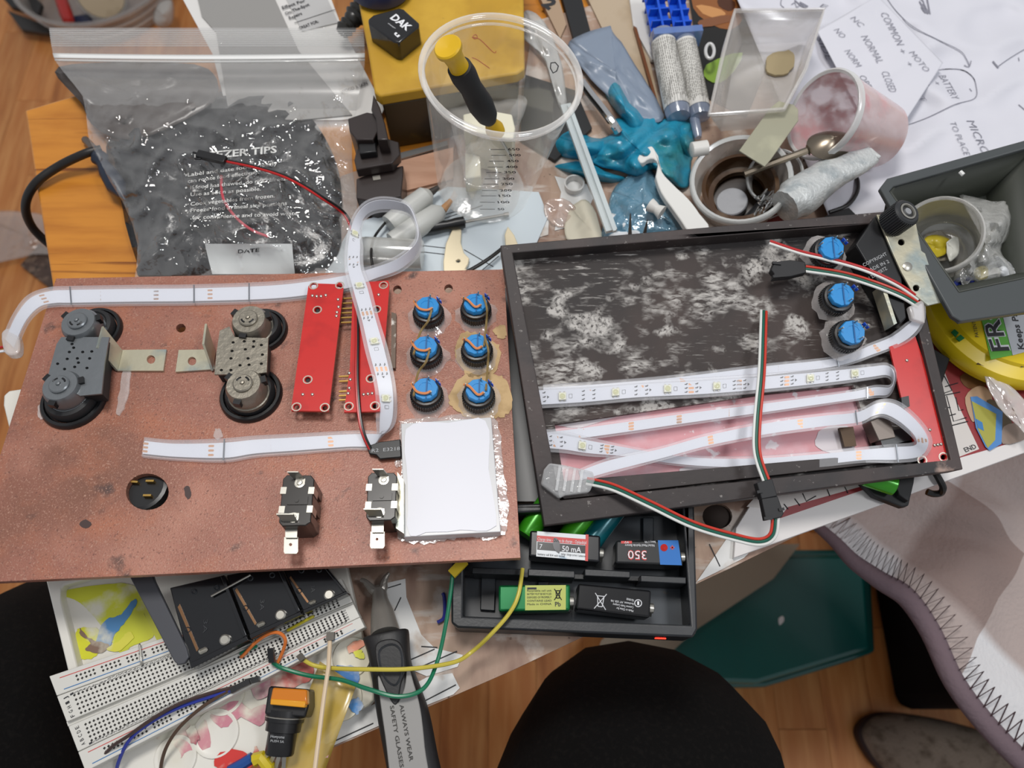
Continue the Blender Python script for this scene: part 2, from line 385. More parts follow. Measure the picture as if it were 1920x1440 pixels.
for i, (x, y) in enumerate(LB):
    b, c = button(lp, PP, x, y, seed=i); btn.append((b, c))
    g = G(); q = c + n * .0165
    g.tube(spl([q - PP.u * .0085 + PP.v * .003 - n * .001, q - PP.u * .005 + PP.v * (.001 if i % 2 else -.003), q + PP.u * .0 - PP.v * .0045, q + PP.u * .0035 - PP.v * .003]), .0008, 6); g.build('orange_wire', copw, b)
    if i < 4:
        c2 = LB[i + 2]; d = PP.at(c2[0], c2[1], .0165)
        g = G()
        if i % 2: Q = [q + PP.u * .005 + PP.v * .004, q + PP.u * .0075 - PP.v * .006, q + PP.u * .007 - PP.v * .012 - n * .008, d + PP.u * .004 + PP.v * .0075]
        else: Q = [q + PP.u * .0035 - PP.v * .003, q + PP.u * .001 - PP.v * .011 - n * .003, q - PP.u * .004 - PP.v * .016 - n * .008, d - PP.u * .0085 + PP.v * .003]
        g.tube(spl(Q), .00075, 6); g.build('olive_wire', olive, b)
# ---- two double switch units
def switch_unit(cu, ru, cl, rl, pod_u, pod_l, platepx, foot, hole, flank, gm, hk):
    u = thing_part('switch_unit', lp, PP.at(*cl, 0))
    for c, r in ((cu, ru), (cl, rl)):
        o = PP.at(*c, 0); R = (PP.at(c[0] + r, c[1], 0) - o).length
        g = G(); g.lathe(o, n, [(R, 0), (R, .002), (R * .95, .0035), (R * .86, .0035), (R * .82, .001), (R * .8, .001)], 36, cap=False); g.build('rubber_ring', black, u)
        g = G(); g.lathe(o, n, [(R * .78, .001), (R * .8, .004), (R * .72, .0075), (R * .6, .0085), (R * .55, .0075), (.0005, .0075)], 32); g.build('housing', blackm, u)
    for k, c in enumerate((pod_u, pod_l)):
        off = .019; o = PP.at(*c, off); R = .0118
        g = G(); g.lathe(o, n, [(R * 1.06, -.0135), (R * 1.06, -.011), (R, -.0105), (R * .97, -.003), (R * .84, 0), (.0005, 0)], 28); p = g.build('motor_can', gm, u, sharp=28)
        g = G(); g.lathe(o, n, [(R * .5, 0), (R * .5, .0012), (R * .44, .0018), (R * .2, .0018), (R * .13, .0018), (R * .1, .0028), (.0004, .003)], 22); g.build('boss', gm, u)
        g = G()
        for a0 in (200, 290):
            a = [math.radians(a0 + (k * 180) + t * 10) for t in range(6)]
            P_ = [o + (PP.u * math.cos(t) + PP.v * math.sin(t)) * R * .33 + n * .0017 for t in a]; g.tube(P_, .0006, 5)
        for a0 in (20, 150, 260):
            t = math.radians(a0); d = PP.u * math.cos(t) + PP.v * math.sin(t); w = n.cross(d); g.box(o + d * R * .93 - n * .003, d * .0022, w * .0022, n * .0022)
        g.build('slot', black, u)
    hp = [circ(a, b, 3.2, 2.6, 8) for a, b in hk]
    plate(platepx, hp, (PP, .0165), .0012).build('perforated_plate', gm, u)
    cen = V((sum(a for a, b in platepx) / len(platepx), sum(b for a, b in platepx) / len(platepx), 0))
    g = G(); g.prism(pts([(cen.x + (a - cen.x) * .92, cen.y + (b - cen.y) * .92) for a, b in platepx], (PP, .0150)), -n * .012); g.build('core', blackm, u)
    a, b, c_, d_ = foot
    pf = plate([a, b, c_, d_], [circ(*hole, 8, 8, 16)], (PP, .0018), .0016).build('angle_bracket', zinc, u)
    e0, e1, e2, e3 = flank
    A, B = PP.at(*e0, .0018), PP.at(*e1, .0018); C_, D_ = PP.at(*e2, .017), PP.at(*e3, .017)
    nn = (B - A).cross(C_ - B).normalized() * .0007
    g = G(); g.prism([A + nn, B + nn, C_ + nn, D_ + nn], -2 * nn)
    fl = g.build('bracket_flank', zinc, u)
    return u
def thing_part(name, parent, loc):
    o = bpy.data.objects.new(name, None); COL.objects.link(o); o.parent = parent; o.location = V(loc) - ROOT[parent.name]; o.empty_display_size = .01
    ROOT[o.name] = V(loc); return o
gm1 = M('gunmetal_cool', '#7c8083', .36, .7, bump=(200, .15)); gm2 = M('gunmetal_warm', '#8d877b', .4, .7, bump=(260, .4))
h1 = [(x, y) for x, y in ((135, 645), (138, 652), (130, 660), (155, 660), (126, 673), (145, 672), (168, 672), (108, 682), (147, 680), (140, 688), (163, 690), (121, 692), (172, 659))]
h2 = [(437, 642), (435, 658), (433, 672), (458, 640), (460, 655), (475, 650), (476, 640), (490, 647), (492, 665), (465, 672), (467, 684), (415, 694), (433, 694), (490, 682), (450, 685)]
switch_unit((180, 622), 50, (140, 752), 60, (146, 603), (112, 722), [(115, 632), (205, 632), (196, 680), (190, 738), (150, 742), (90, 704), (106, 645)], ((226, 656), (312, 655), (306, 695), (219, 695)), (283, 674), ((219, 695), (228, 657), (192, 612), (181, 652)), gm1, h1)
switch_unit((492, 622), 48, (472, 742), 58, (466, 598), (456, 720), [(412, 620), (430, 612), (440, 632), (503, 634), (500, 698), (470, 702), (402, 702), (406, 660)], ((335, 656), (400, 655), (402, 692), (329, 697)), (360, 677), ((398, 695), (402, 660), (386, 607), (381, 645)), gm2, h2)
# ---- red slide boards
red = M('red_circuit_board', '#c4211c', .3, coat=.3, var=[('#b01a17', 60, .5, .7)])
def pcb(par, S, l, holes, r=7, dots=(), name='circuit_board'):
    P_ = plate(l, [circ(a, b, r * .75, r * .75, 12) for a, b in holes], S, .0016).build(name, red, par)
    pl = S[0]
    for a, b in holes:
        c = pl.at(a, b, S[1]); G().lathe(c, pl.n, [(.0030, 0), (.0030, .0002), (.0023, .0002), (.0023, 0)], 14, cap=False).build('plated_ring', M('ring_tin', '#b9b2a4', .35, .4), P_)
    for a, b in dots: G().lathe(pl.at(a, b, S[1]), pl.n, [(.0011, 0), (.0008, .0008), (.0003, .001)], 8).build('solder_joint', steel, P_)
    return P_
b1 = pcb(lp, (PP, .0095), [(582, 531), (641, 533), (644, 541), (616, 771), (546, 770), (547, 758), (578, 537)], [(588, 536), (637, 535), (595, 581), (577, 712), (556, 763), (609, 764)], dots=[(586, 555), (594, 556), (602, 556), (611, 554), (634, 562), (635, 576), (632, 586), (568, 740), (586, 740), (631, 593)])
b2 = pcb(lp, (PP, .0095), [(662, 530), (728, 526), (730, 536), (712, 771), (645, 773), (647, 757), (656, 690)], [(719, 535), (706, 580), (695, 710), (654, 762), (703, 761)], dots=[(710, 553), (655, 700), (657, 712), (655, 728), (653, 738), (682, 740), (690, 739), (698, 738)])
for P_ in (b1, b2):                          # white sliders' bodies under the boards
    pass
g = G(); g.slab([(600, 545), (630, 545), (602, 760), (562, 760)], (PP, .0078), .0076); g.build('slider_body', blackm, lp)
g = G(); g.slab([(676, 545), (712, 545), (700, 758), (660, 760)], (PP, .0078), .0076); g.build('slider_body', blackm, lp)
for y in (561, 570, 580, 588, 597, 606, 707, 716, 735, 743, 751):
    x = 640 if y < 650 else 636
    g = G(); g.bar(PP.at(x, y, .006), PP.at(x + 22, y - 1, .006), .0009, .0009, n); g.build('header_pin', gold, lp)
g = G(); g.slab([(734, 585), (743, 588), (741, 690), (733, 690)], (PP, .003), .003); g.build('slot_rail', M('rusty_rail', '#6b5d52', .5, .5, var=[('#c9c4bc', 90, .55, .62)]), lp)
# ---- relays
relm = M('brown_bakelite', '#1d1712', .3, coat=.2)
def relay(tl, tr, br, bl):
    T = .021; o = thing_part('relay', lp, PP.at(*bl, 0))
    def q(u, v): a = V((*tl, 0)).lerp(V((*tr, 0)), u); b = V((*bl, 0)).lerp(V((*br, 0)), u); p = a.lerp(b, v); return (p.x, p.y)
    L = [q(*x) for x in ((.12, 0), (.88, 0), (1, .08), (1, .26), (.9, .27), (.9, .36), (1, .37), (1, .62), (.9, .63), (.9, .73), (1, .74), (1, .93), (.85, 1.0), (.12, 1.0), (0, .92), (0, .74), (.08, .73), (.08, .63), (0, .62), (0, .37), (.08, .36), (.08, .27), (0, .26), (0, .08))]
    G().slab(L, (PP, T), .0205).build('case', relm, o, bevel=.0005)
    g = G()
    for u, v in ((0.06, .31), (.94, .31), (.06, .68), (.94, .68)):
        a = PP.at(*q(u, v), T - .0002); g.box(a - n * .004, PP.u * .0016, PP.v * .002, n * .0045)
    g.build('contact', steel, o)
    g = G(); g.slab([q(.2, .42), q(.85, .42), q(.85, .58), q(.2, .58)], (PP, T + .0006), .0006); g.disc(PP.at(*q(.5, .5), T + .0006), n, .0012, .0004); g.build('label_boss', relm, o)
    g = G()
    for u, v in ((.55, .16), (.45, .84)):
        g.lathe(PP.at(*q(u, v), T), n, [(.0029, 0), (.0029, .0005), (.0017, .0006), (.0014, .0013), (.0003, .0014)], 16)
        g.slab([q(u - .14, v - .09), q(u + .16, v - .09), q(u + .16, v + .03), q(u - .14, v + .03)], (PP, T + .0006), .0005)
    g.build('rivet', steel, o)
    # bent tabs
    g = G(); a = PP.at(*q(.52, .08), T + .0005); z = n
    g.prism([a - PP.u * .003, a + PP.u * .003, a + PP.u * .001 + z * .007 + PP.v * .001, a - PP.u * .005 + z * .007 + PP.v * .001], PP.v * .0006); g.build('bent_tab', steel, o); g = G()
    a = PP.at(*q(.35, .9), T + .0005)
    g.prism([a - PP.u * .0035, a + PP.u * .004, a + PP.u * .003 + z * .006 + PP.v * .002, a - PP.u * .006 + z * .006 + PP.v * .002], -PP.v * .0006)
    g.build('bent_tab', steel, o)
    bx, by = q(.4, 1.02)
    a = PP.at(bx, by, T - .003)
    g = G(); pl2 = plate([(bx - 13, by + 19), (bx + 13, by + 19), (bx + 13, by + 46), (bx + 10, by + 50), (bx - 12, by + 50), (bx - 14, by + 46)], [circ(bx - 1, by + 33, 3, 3, 10)], (PP, .014), .0008)
    pl2.slab([(bx - 11, by - 1), (bx + 12, by - 1), (bx + 11, by + 20), (bx - 11, by + 20)], (PP, .0155), .0008)
    pl2.build('spade_terminal', steel, o)
    return o
relay((531, 890), (590, 891), (582, 985), (522, 987)); relay((690, 886), (745, 886), (741, 975), (686, 977))
g = G(); g.slab([(745, 885), (757, 900), (757, 1000), (742, 990)], (PP, .012), .0118); g.build('relay_flange', zinc, lp)
# ---- white battery box stuck down with glue, its black sleeve
g = G(); g.slab(blob([(748, 800), (760, 788), (840, 780), (922, 778), (938, 820), (948, 900), (952, 960), (950, 995), (915, 1010), (880, 1003), (830, 1014), (790, 1018), (755, 1012), (745, 1000), (752, 900)], 5, 3, 5), (PP, .0016), .0014); g.build('glue_bed', glue, lp)
wbx = G().slab([(752, 794), (921, 782), (939, 997), (757, 1007)], (PP, .007), .0068).build('white_box', M('box_rim', '#c3c3c4', .3), lp, bevel=.0004)
G().slab(blob([(762, 803), (840, 793), (912, 790), (918, 880), (929, 985), (880, 993), (800, 997), (767, 1000), (766, 900)], 4, 2.2, 8), (PP, .0075), .0006).build('face_sheet', M('box_face', '#d6d6dd', .4), wbx)
slv = G().slab([(688, 836), (712, 828), (751, 823), (753, 857), (712, 861), (705, 853), (692, 851)], (PP, .004), .0025).build('shrink_sleeve', black, lp, bevel=.0006)
g = G(); text(g, 'R2  E3218', (697, 848), (750, 844), (PP, .004), 7); g.build('sleeve_print', M('grey_print', '#a9abad', .6), slv)
# glue streaks on the paint
for i, l in enumerate(([(232, 690), (244, 692), (240, 735), (228, 772), (218, 774), (222, 745)], [(72, 760), (80, 764), (80, 785), (72, 782)], [(402, 806), (412, 804), (417, 818), (408, 824), (400, 818)], [(740, 866), (748, 862), (750, 872), (742, 876)])):
    G().slab(blob(l, 4, 1.5, i), (PP, .0011), .001).build('glue_streak', glue, lp)
for i, l in enumerate(([(148, 983), (160, 974), (172, 983), (160, 990)], [(345, 915), (355, 912), (358, 930), (350, 935)])):
    G().slab(blob(l, 3, .8, i), (PP, .0002), .0001).build('paint_stain', M('dark_stain', '#3f2d2a', .5), lp)
# ---- two core lead with black plug, from the bag down to the sleeve
ld = thing('battery_lead', 'thin red and black twin lead with black plug lying over the freezer bag', 'cable', at(690, 845, (PP, .002)))
pa = [(425, 303, .052), (480, 315, .052), (540, 335, .055), (600, 370, .052), (650, 410, .03)]
pb = [(665, 480, .006), (668, 620, .012), (668, 720, .012), (676, 800, .0085), (694, 845, .003)]
for mt, dx, nm in ((M('wire_red', '#b01818', .35), 0, 'red_wire'), (M('wire_black', '#0d0d0e', .35), 3, 'black_wire')):
    Q = [at(a + dx, b - dx * .6, h) for a, b, h in pa] + [PP.at(a + dx, b, h) for a, b, h in pb]
    g = G(); g.tube(spl(Q, 8), .0009, 7); g.build(nm, mt, ld)
g = G(); a, b = at(372, 292, .052), at(425, 304, .052); g.bar(a, b, .006, .0035); g.bar(at(362, 287, .053), at(378, 291, .053), .0015, .0015); g.bar(at(365, 299, .053), at(378, 299, .053), .0015, .0015)
g.build('plug', black, ld, bevel=.0005)
# ================================================================ LED strips
clear = FILM('silicone_sleeve', '#d9d9de', .14, .45, .38, None, gloss=.025); tape = M('white_tape', '#d3d6df', .4)
padm = M('copper_pad', '#c9946a', .35, .5); ledw = M('led_package', '#dcdccb', .3); ledd = M('led_window', '#c9c9a8', .2); seam = M('solder_seam', '#8a8d92', .3, .8)
prt = M('black_print', '#26262a', .6)
def strip(root, ctrl, PLN, pads, leds, seams, th=.0022, k=8, endpads=True):
    A = spl([PLN.at(c[0], c[1], c[2] / 1000) for c in ctrl], k); B = spl([PLN.at(c[3], c[4], c[5] / 1000) for c in ctrl], k)
    g = G(); g.ribbon(A, B, th); g.build('sleeve', clear, root)
    A2 = [a.lerp(b, .17) for a, b in zip(A, B)]; B2 = [a.lerp(b, .83) for a, b in zip(A, B)]
    g = G(); g.ribbon(A2, B2, .0005); g.build('tape', tape, root)
    cen = [a.lerp(b, .5) for a, b in zip(A, B)]; pc = [proj(p) for p in cen]
    def fr(px, py):
        i = min(range(len(pc)), key=lambda i: (pc[i][0] - px) ** 2 + (pc[i][1] - py) ** 2)
        i0, i1 = max(i - 1, 0), min(i + 1, len(pc) - 1)
        t = cen[i1] - cen[i0]
        ac = A[i] - B[i]; w = ac.length; ac = ac.normalized()
        dx, dy = pc[i1][0] - pc[i0][0], pc[i1][1] - pc[i0][1]; s = ((px - pc[i][0]) * dx + (py - pc[i][1]) * dy) / max(dx * dx + dy * dy, 1e-6)
        t_ = t.normalized(); nn = t_.cross(ac).normalized()
        if nn.dot(CAM - cen[i]) < 0: nn = -nn
        return cen[i] + t * s, t_, ac, nn, w
    for px, py, kind in pads:
        c, t, ac, nn, w = fr(px, py); g = G()
        for d in (-.2, 0, .2):
            o = c + ac * w * d + nn * .00025
            g.prism([o + t * x * .0017 + ac * y * .0009 for x, y in ((-1, -.3), (-.8, -.8), (.8, -.8), (1, -.3), (1, .3), (.8, .8), (-.8, .8), (-1, .3))], -nn * .0002)
        g.build('solder_pads', padm, root)
        if kind:
            g = G()
            for d in (-.2, 0, .2):
                for e in (-1, 1):
                    o = c + ac * w * d + t * e * .0033 + nn * .00028; g.box(o, t * .0008, ac * .0003, nn * .00004); g.box(o + t * .0007 + ac * .0005, t * .0005, ac * .0002, nn * .00004)
            o = c + t * .0052 * (1 if kind > 0 else -1) + nn * .00028; g.prism([o + ac * .001, o - ac * .001, o + t * (.0014 if kind > 0 else -.0014)], -nn * .00005)
            g.build('tape_print', prt, root)
    for px, py in leds:
        c, t, ac, nn, w = fr(px, py); o = c + nn * .0012
        g = G(); g.box(o, t * .0023, ac * .0023, nn * .0009); b = g.build('led_chip', ledw, root, bevel=.0002)
        g = G(); g.lathe(o + nn * .0008, nn, [(.0018, 0), (.0016, .0003), (.0008, .0002), (.0004, .0003)], 16); g.build('led_window', ledd, b)
        g = G()
        for e in (-1, 1):
            for d in (-1, 1): g.box(o + ac * e * .0026 + t * d * .0013 - nn * .0006, ac * .0005, t * .0005, nn * .0002)
        g.build('led_leg', steel, b)
        g = G()
        for d in (-.0012, .0012): g.box(c + t * .0052 + ac * d + nn * .00028, t * .0010, ac * .0001, nn * .00004)
        for d in (-1, 1): g.box(c + t * (.0052 + d * .001) + nn * .00028, t * .0001, ac * .0012, nn * .00004)
        g.build('tape_print', prt, root)
    for px, py in seams:
        c, t, ac, nn, w = fr(px, py); g = G(); g.box(c + nn * .0011, t * .00035, ac * w * .46, nn * .0003); g.build('solder_seam', seam, root)
    return A, B
ls = thing('led_strip', 'white led strip in clear sleeve looping over the copper board', 'led strip', PP.at(560, 832, 0))
ctrl = [(7, 632, -6, 30, 655, -8), (26, 590, 0, 52, 606, 0), (52, 556, 3, 78, 580, 3), (90, 541, 3, 106, 574, 3), (135, 538, 2, 138, 574, 2), (250, 536, 2, 250, 572, 2), (360, 535, 2, 360, 571, 2), (500, 530, 2, 500, 567, 2), (580, 522, 3, 580, 559, 3), (650, 510, 4, 655, 546, 3),
        (700, 497, 10, 705, 527, 4), (748, 478, 14, 755, 507, 4), (781, 446, 16, 788, 470, 4), (777, 405, 16, 783, 430, 4), (760, 379, 16, 766, 403, 4), (718, 370, 16, 722, 396, 4), (684, 380, 16, 690, 405, 5), (660, 410, 14, 677, 432, 8),
        (648, 455, 12, 681, 460, 12), (646, 500, 13, 682, 500, 13), (656, 545, 14, 696, 540, 14), (672, 600, 14, 710, 595, 14), (685, 660, 13, 728, 655, 13), (700, 715, 12, 741, 715, 12), (706, 755, 9, 744, 757, 11), (707, 790, 4, 739, 793, 10), (708, 822, 2, 722, 810, 8), (695, 842, 1.5, 697, 808, 4),
        (650, 844, 1.5, 650, 809, 2), (560, 851, 1.5, 560, 814, 1.5), (480, 857, 1.5, 480, 818, 1.5), (420, 866, 2, 422, 823, 2), (330, 863, 1.5, 330, 826, 1.5), (267, 857, 1.5, 272, 821, 1.5)]
strip(ls, ctrl, PP, [(82, 557, 0), (187, 554, 0), (293, 553, 0), (394, 551, 0), (498, 545, 0), (665, 489, 1), (687, 588, 1), (716, 692, 1), (620, 826, 0), (508, 834, 0), (396, 844, 0), (273, 838, 0)],
      [(661, 440), (673, 538), (701, 642), (727, 748)], [(134, 556), (365, 552), (468, 549), (421, 844)])
g = G(); g.slab(blob([(2, 625), (18, 615), (34, 628), (36, 655), (26, 664), (8, 660)], 3), (PP, -.004), .006); g.build('end_boot', FILM('boot_plastic', '#cfc9c6', .45, .4, .25), ls, bevel=.001)
g = G(); g.tube([PP.at(8, 650, -.007), PP.at(-30, 658, -.012)], .0009, 6); g.build('lead_wire', M('wire_red', ''), ls)
g = G(); g.tube([PP.at(8, 658, -.007), PP.at(-30, 664, -.012)], .0009, 6); g.build('lead_wire', white, ls)
# ================================================================ right tray
TP = Plane(1400, 930, .045, 0.0, .16)
soot = M('dark_tray', '#332c2b', .6, var=[('#463a38', 14, .45, .7), ('#262426', 30, .5, .7), ('#9a8378', 40, .70, .76), ('#8f8a86', 300, .66, .76)], bump=(160, .3))
sootf = M('dark_tray_floor', '#2d2827', .7, var=[('#433733', 11, .42, .66), ('#1d1d1f', 6, .55, .7)], bump=(200, .3))
def scuff(m):                               # worn filler: streaks and patches rubbed into the paint
    nt = m.node_tree; L = nt.links.new; b = nt.nodes['Principled BSDF']; src = b.inputs['Base Color'].links[0].from_socket
    tc = nt.nodes.new('ShaderNodeTexCoord')
    def nz(scale, rot=0, det=5, rough=.5, dist=0):
        mp = nt.nodes.new('ShaderNodeMapping'); mp.inputs['Scale'].default_value = scale; mp.inputs['Rotation'].default_value = (0, 0, rot); L(tc.outputs['Object'], mp.inputs[0])
        n = nt.nodes.new('ShaderNodeTexNoise'); n.inputs['Scale'].default_value = 1; n.inputs['Detail'].default_value = det; n.inputs['Roughness'].default_value = rough; n.inputs['Distortion'].default_value = dist; L(mp.outputs[0], n.inputs['Vector']); return n.outputs['Fac']
    def mr(s, a, b_): n = nt.nodes.new('ShaderNodeMapRange'); n.inputs[1].default_value = a; n.inputs[2].default_value = b_; L(s, n.inputs[0]); return n.outputs[0]
    def op(k, x, y): n = nt.nodes.new('ShaderNodeMath'); n.operation = k; n.use_clamp = True; L(x, n.inputs[0]); L(y, n.inputs[1]); return n.outputs[0]
    A = op('MULTIPLY', mr(nz((36, 52, 20), .1, 3, .55), .52, .64), mr(nz((160, 420, 100), -.15, 6, .6, .6), .40, .60))
    B = op('MULTIPLY', mr(nz((34, 44, 20), .3, 4, .5), .58, .66), mr(nz((420, 420, 300), 0, 4, .6), .36, .52))
    C = op('MULTIPLY', mr(nz((12, 16, 10), 0, 3), .46, .62), mr(nz((90, 700, 100), -.08, 5, .6), .58, .70))
    f = op('MAXIMUM', op('MAXIMUM', A, B), C)
    mx = nt.nodes.new('ShaderNodeMix'); mx.data_type = 'RGBA'; L(f, mx.inputs[0]); L(src, mx.inputs[6]); mx.inputs[7].default_value = lin('#b5b1ac'); L(mx.outputs[2], b.inputs['Base Color'])
scuff(sootf)
rt = thing('wooden_tray', 'shallow dark painted wooden tray holding blue capped buttons and looped led strip', 'tray', TP.at(1400, 930, -.016))
O_ = [(938, 460), (1640, 398), (1690, 395), (1806, 880), (1020, 986)]
I_ = [(961, 474), (1640, 419), (1672, 417), (1783, 862), (1050, 938)]
plate(O_, [I_], (TP, 0), .0165).build('rim', soot, rt, bevel=.0006)
# floor with the long window cut out of it
fl_h = [[(1040, 796), (1440, 738), (1600, 722), (1640, 850), (1420, 884), (1062, 930)]]
plate([(955, 468), (1700, 405), (1795, 880), (1035, 965)], fl_h, (TP, -.0125), .0035).build('floor_board', sootf, rt)
G().slab([(1020, 905), (1715, 845), (1722, 861), (1058, 936)], (TP, -.006), .006).build('inner_ledge', soot, rt, bevel=.0004)
pinkm = M('pink_wallpaper', '#d69aa0', .55, var=[('#dcb3ba', 30, .5, .62), ('#e9dfe2', 90, .62, .66)])
pk = G().slab([(1030, 790), (1300, 752), (1650, 715), (1660, 850), (1420, 890), (1050, 940)], (TP, -.0165), .001).build('pink_sheet', pinkm, rt)
for i, l in enumerate(([(1062, 930), (1075, 905), (1150, 900), (1260, 890), (1285, 875), (1400, 880), (1410, 892), (1060, 942)], [(1540, 805), (1590, 800), (1600, 850), (1560, 850), (1530, 835)], [(1035, 795), (1110, 782), (1200, 770), (1090, 800)])):
    G().slab(blob(l, 4, 2, i), (TP, -.0160), .0005).build('white_backing', M('sheet_white', '#dcd5d8', .6), pk)
for i, (x, y) in enumerate([(1543, 482), (1561, 567), (1580, 636)]): button(rt, TP, x, y, .0098, .0135, 20 + i)
rcb = pcb(rt, (TP, -.003), [(1668, 650), (1716, 630), (1740, 700), (1783, 858), (1778, 866), (1728, 870), (1722, 862), (1690, 745)], [(1729, 863), (1769, 857)], 7, [(1743, 806), (1700, 676), (1752, 835), (1758, 834), (1764, 833)])
# side switch under the loop and the small metal parts
g = G(); g.slab([(1632, 790), (1665, 775), (1680, 820), (1648, 826)], (TP, .000), .012); g.build('metal_can', M('dull_can', '#6b625b', .4, .6), rt, bevel=.0004)
g = G(); g.slab([(1648, 815), (1700, 800), (1708, 825), (1655, 838)], (TP, -.003), .009); g.build('switch_body', black, rt)
g = G(); g.slab([(1574, 802), (1600, 800), (1606, 836), (1584, 838)], (TP, -.011), .003); g.build('brass_hinge', M('old_brass', '#3d2a14', .4, .5), rt)
g = G(); g.slab([(1690, 745), (1704, 742), (1706, 762), (1692, 766)], (TP, .002), .006); g.build('rotary_shaft', black, rt)
# knob, bracket and black box at the rear corner
g = G(); g.slab([(1604, 458), (1643, 403), (1690, 508), (1700, 596), (1688, 608), (1664, 560)], (TP, .006), .018); bb = g.build('control_box', black, rt, bevel=.0008)
g = G()
for a, b, t in (((1620, 500), (1664, 478), 'COPYRIGHT'), ((1626, 512), (1668, 492), 'MADE IN 2'), ((1632, 524), (1664, 505), '1 250 HERTZ')): text(g, t, a, b, (TP, .006), 6)
g.build('box_print', M('grey_print', ''), bb)
kb = plate([(1644, 402), (1700, 405), (1718, 420), (1728, 470), (1735, 475), (1766, 567), (1740, 573), (1712, 550), (1690, 510), (1672, 470)], [circ(1690, 454, 6, 6, 12), circ(1718, 540, 6, 6, 12)], (TP, .0085), .0016).build('corner_bracket', zinc, rt, bevel=.0003)
g = G(); g.lathe(TP.at(1701, 500, .0085), TP.n, [(.003, 0), (.003, .0006), (.0015, .0012), (.0003, .0012)], 14); g.build('rivet', steel, kb)
g = G(); g.slab([(1652, 535), (1658, 533), (1682, 606), (1676, 609)], (TP, .009), .012); g.build('edge_strip', zinc, rt)
kn = thing_part('knob', rt, TP.at(1672, 418, .009))
kc = TP.at(1670, 420, .0085); kx = (TP.n * .9 + TP.u * .25 + TP.v * .1).normalized()
g = G(); g.lathe(kc, kx, [(.0085, 0), (.0085, .014), (.0075, .0152), (.0058, .0152), (.0055, .0142), (.0005, .0142)], 36)
e1 = kx.orthogonal().normalized(); e2 = kx.cross(e1)
for k in range(36):
    a = 2 * math.pi * k / 36; d = e1 * math.cos(a) + e2 * math.sin(a); g.box(kc + d * .0086 + kx * .007, d * .0004, kx.cross(d) * .0004, kx * .0066)
g.build('grip', M('knob_grey', '#2c2d2f', .45), kn)
g = G(); g.lathe(kc + kx * .0143, kx, [(.0055, 0), (.0055, .0012), (.0044, .0014), (.004, .0002)], 24, cap=False); g.build('metal_ring', steel, kn)
g = G(); g.lathe(kc + kx * .0143, kx, [(.0024, 0), (.0022, .0012), (.0003, .0013)], 16); g.build('shaft', M('shaft_grey', '#a5a6a8', .4, .5), kn)
# ---- right LED strip
rs_ = thing('led_strip', 'white led strip zigzagging inside the dark wooden tray, clear clip at its end', 'led strip', TP.at(1400, 800, -.012))
c1 = [(1733, 567, 6, 1706, 577, 6), (1733, 600, 4, 1710, 596, 4), (1718, 628, 1, 1695, 608, 1), (1690, 648, -3, 1668, 628, -3), (1640, 668, -6, 1632, 643, -6), (1570, 690, -8, 1566, 668, -8), (1440, 708, -9, 1440, 682, -9), (1250, 734, -9, 1248, 705, -9), (1090, 750, -8, 1086, 718, -9), (1020, 752, -8, 1018, 722, -8)]
c2 = [(1005, 725, -5, 1007, 766, -7), (1100, 722, -6, 1100, 760, -7), (1200, 714, -6, 1200, 751, -6), (1320, 708, -6, 1320, 745, -6), (1440, 700, -6, 1440, 735, -6), (1560, 690, -6, 1560, 722, -6), (1630, 683, -5, 1632, 712, -5), (1664, 681, -2, 1662, 708, -4), (1677, 697, 2, 1675, 718, -6), (1672, 722, -3, 1664, 742, -9), (1640, 722, -7, 1640, 746, -9),
      (1590, 732, -9, 1590, 754, -9), (1440, 752, -10, 1440, 776, -10), (1300, 769, -10, 1300, 796, -10), (1200, 783, -10, 1200, 811, -10), (1100, 797, -10, 1100, 825, -10), (1050, 803, -9, 1050, 832, -10), (1024, 805, -6, 1026, 838, -9)]
c3 = [(1020, 805, -6, 1023, 847, -8), (1060, 810, -7, 1060, 850, -8), (1110, 821, -8, 1105, 856, -9), (1180, 836, -10, 1175, 860, -11), (1260, 850, -11, 1255, 872, -12), (1340, 856, -11, 1340, 879, -11), (1440, 854, -9, 1440, 881, -9), (1540, 846, -7, 1540, 876, -7), (1620, 838, -5, 1620, 868, -5), (1680, 832, -3, 1684, 868, -4),
      (1712, 830, 1, 1728, 860, -2), (1712, 822, 5, 1746, 834, 2), (1702, 810, 8, 1738, 806, 4), (1680, 793, 9, 1712, 775, 6), (1655, 782, 7, 1680, 752, 6), (1635, 786, 4, 1648, 750, 5), (1610, 797, 0, 1606, 768, 1), (1540, 805, -3, 1540, 775, -2), (1440, 819, -4, 1440, 788, -4), (1330, 840, -4, 1326, 812, -4), (1240, 864, -4, 1234, 838, -4), (1150, 888, -3, 1142, 858, -3), (1090, 905, -2, 1084, 880, -2)]
strip(rs_, c1, TP, [(1645, 656, 0), (1546, 684, 0), (1460, 693, 0), (1280, 716, 0)], [], [(1570, 679)])
strip(rs_, c2, TP, [(1010, 744, 1), (1103, 739, 1), (1202, 734, 1), (1296, 730, 1), (1386, 723, 1), (1475, 716, 1), (1560, 708, 1), (1633, 733, 0), (1545, 744, 0), (1455, 759, 0), (1364, 772, 0), (1273, 784, 0), (1183, 797, 0), (1090, 812, 0)],
      [(1054, 742), (1154, 738), (1251, 733), (1343, 727), (1518, 712), (1601, 701)], [(1625, 738)])
strip(rs_, c3, TP, [(1042, 828, 1), (1137, 843, 1), (1512, 863, 0), (1610, 854, 0), (1725, 826, 0), (1651, 765, 0), (1590, 782, 0), (1500, 795, 0), (1334, 832, 0), (1248, 858, 0), (1151, 883, 0)], [(1091, 836)], [(1605, 783), (1681, 850)])
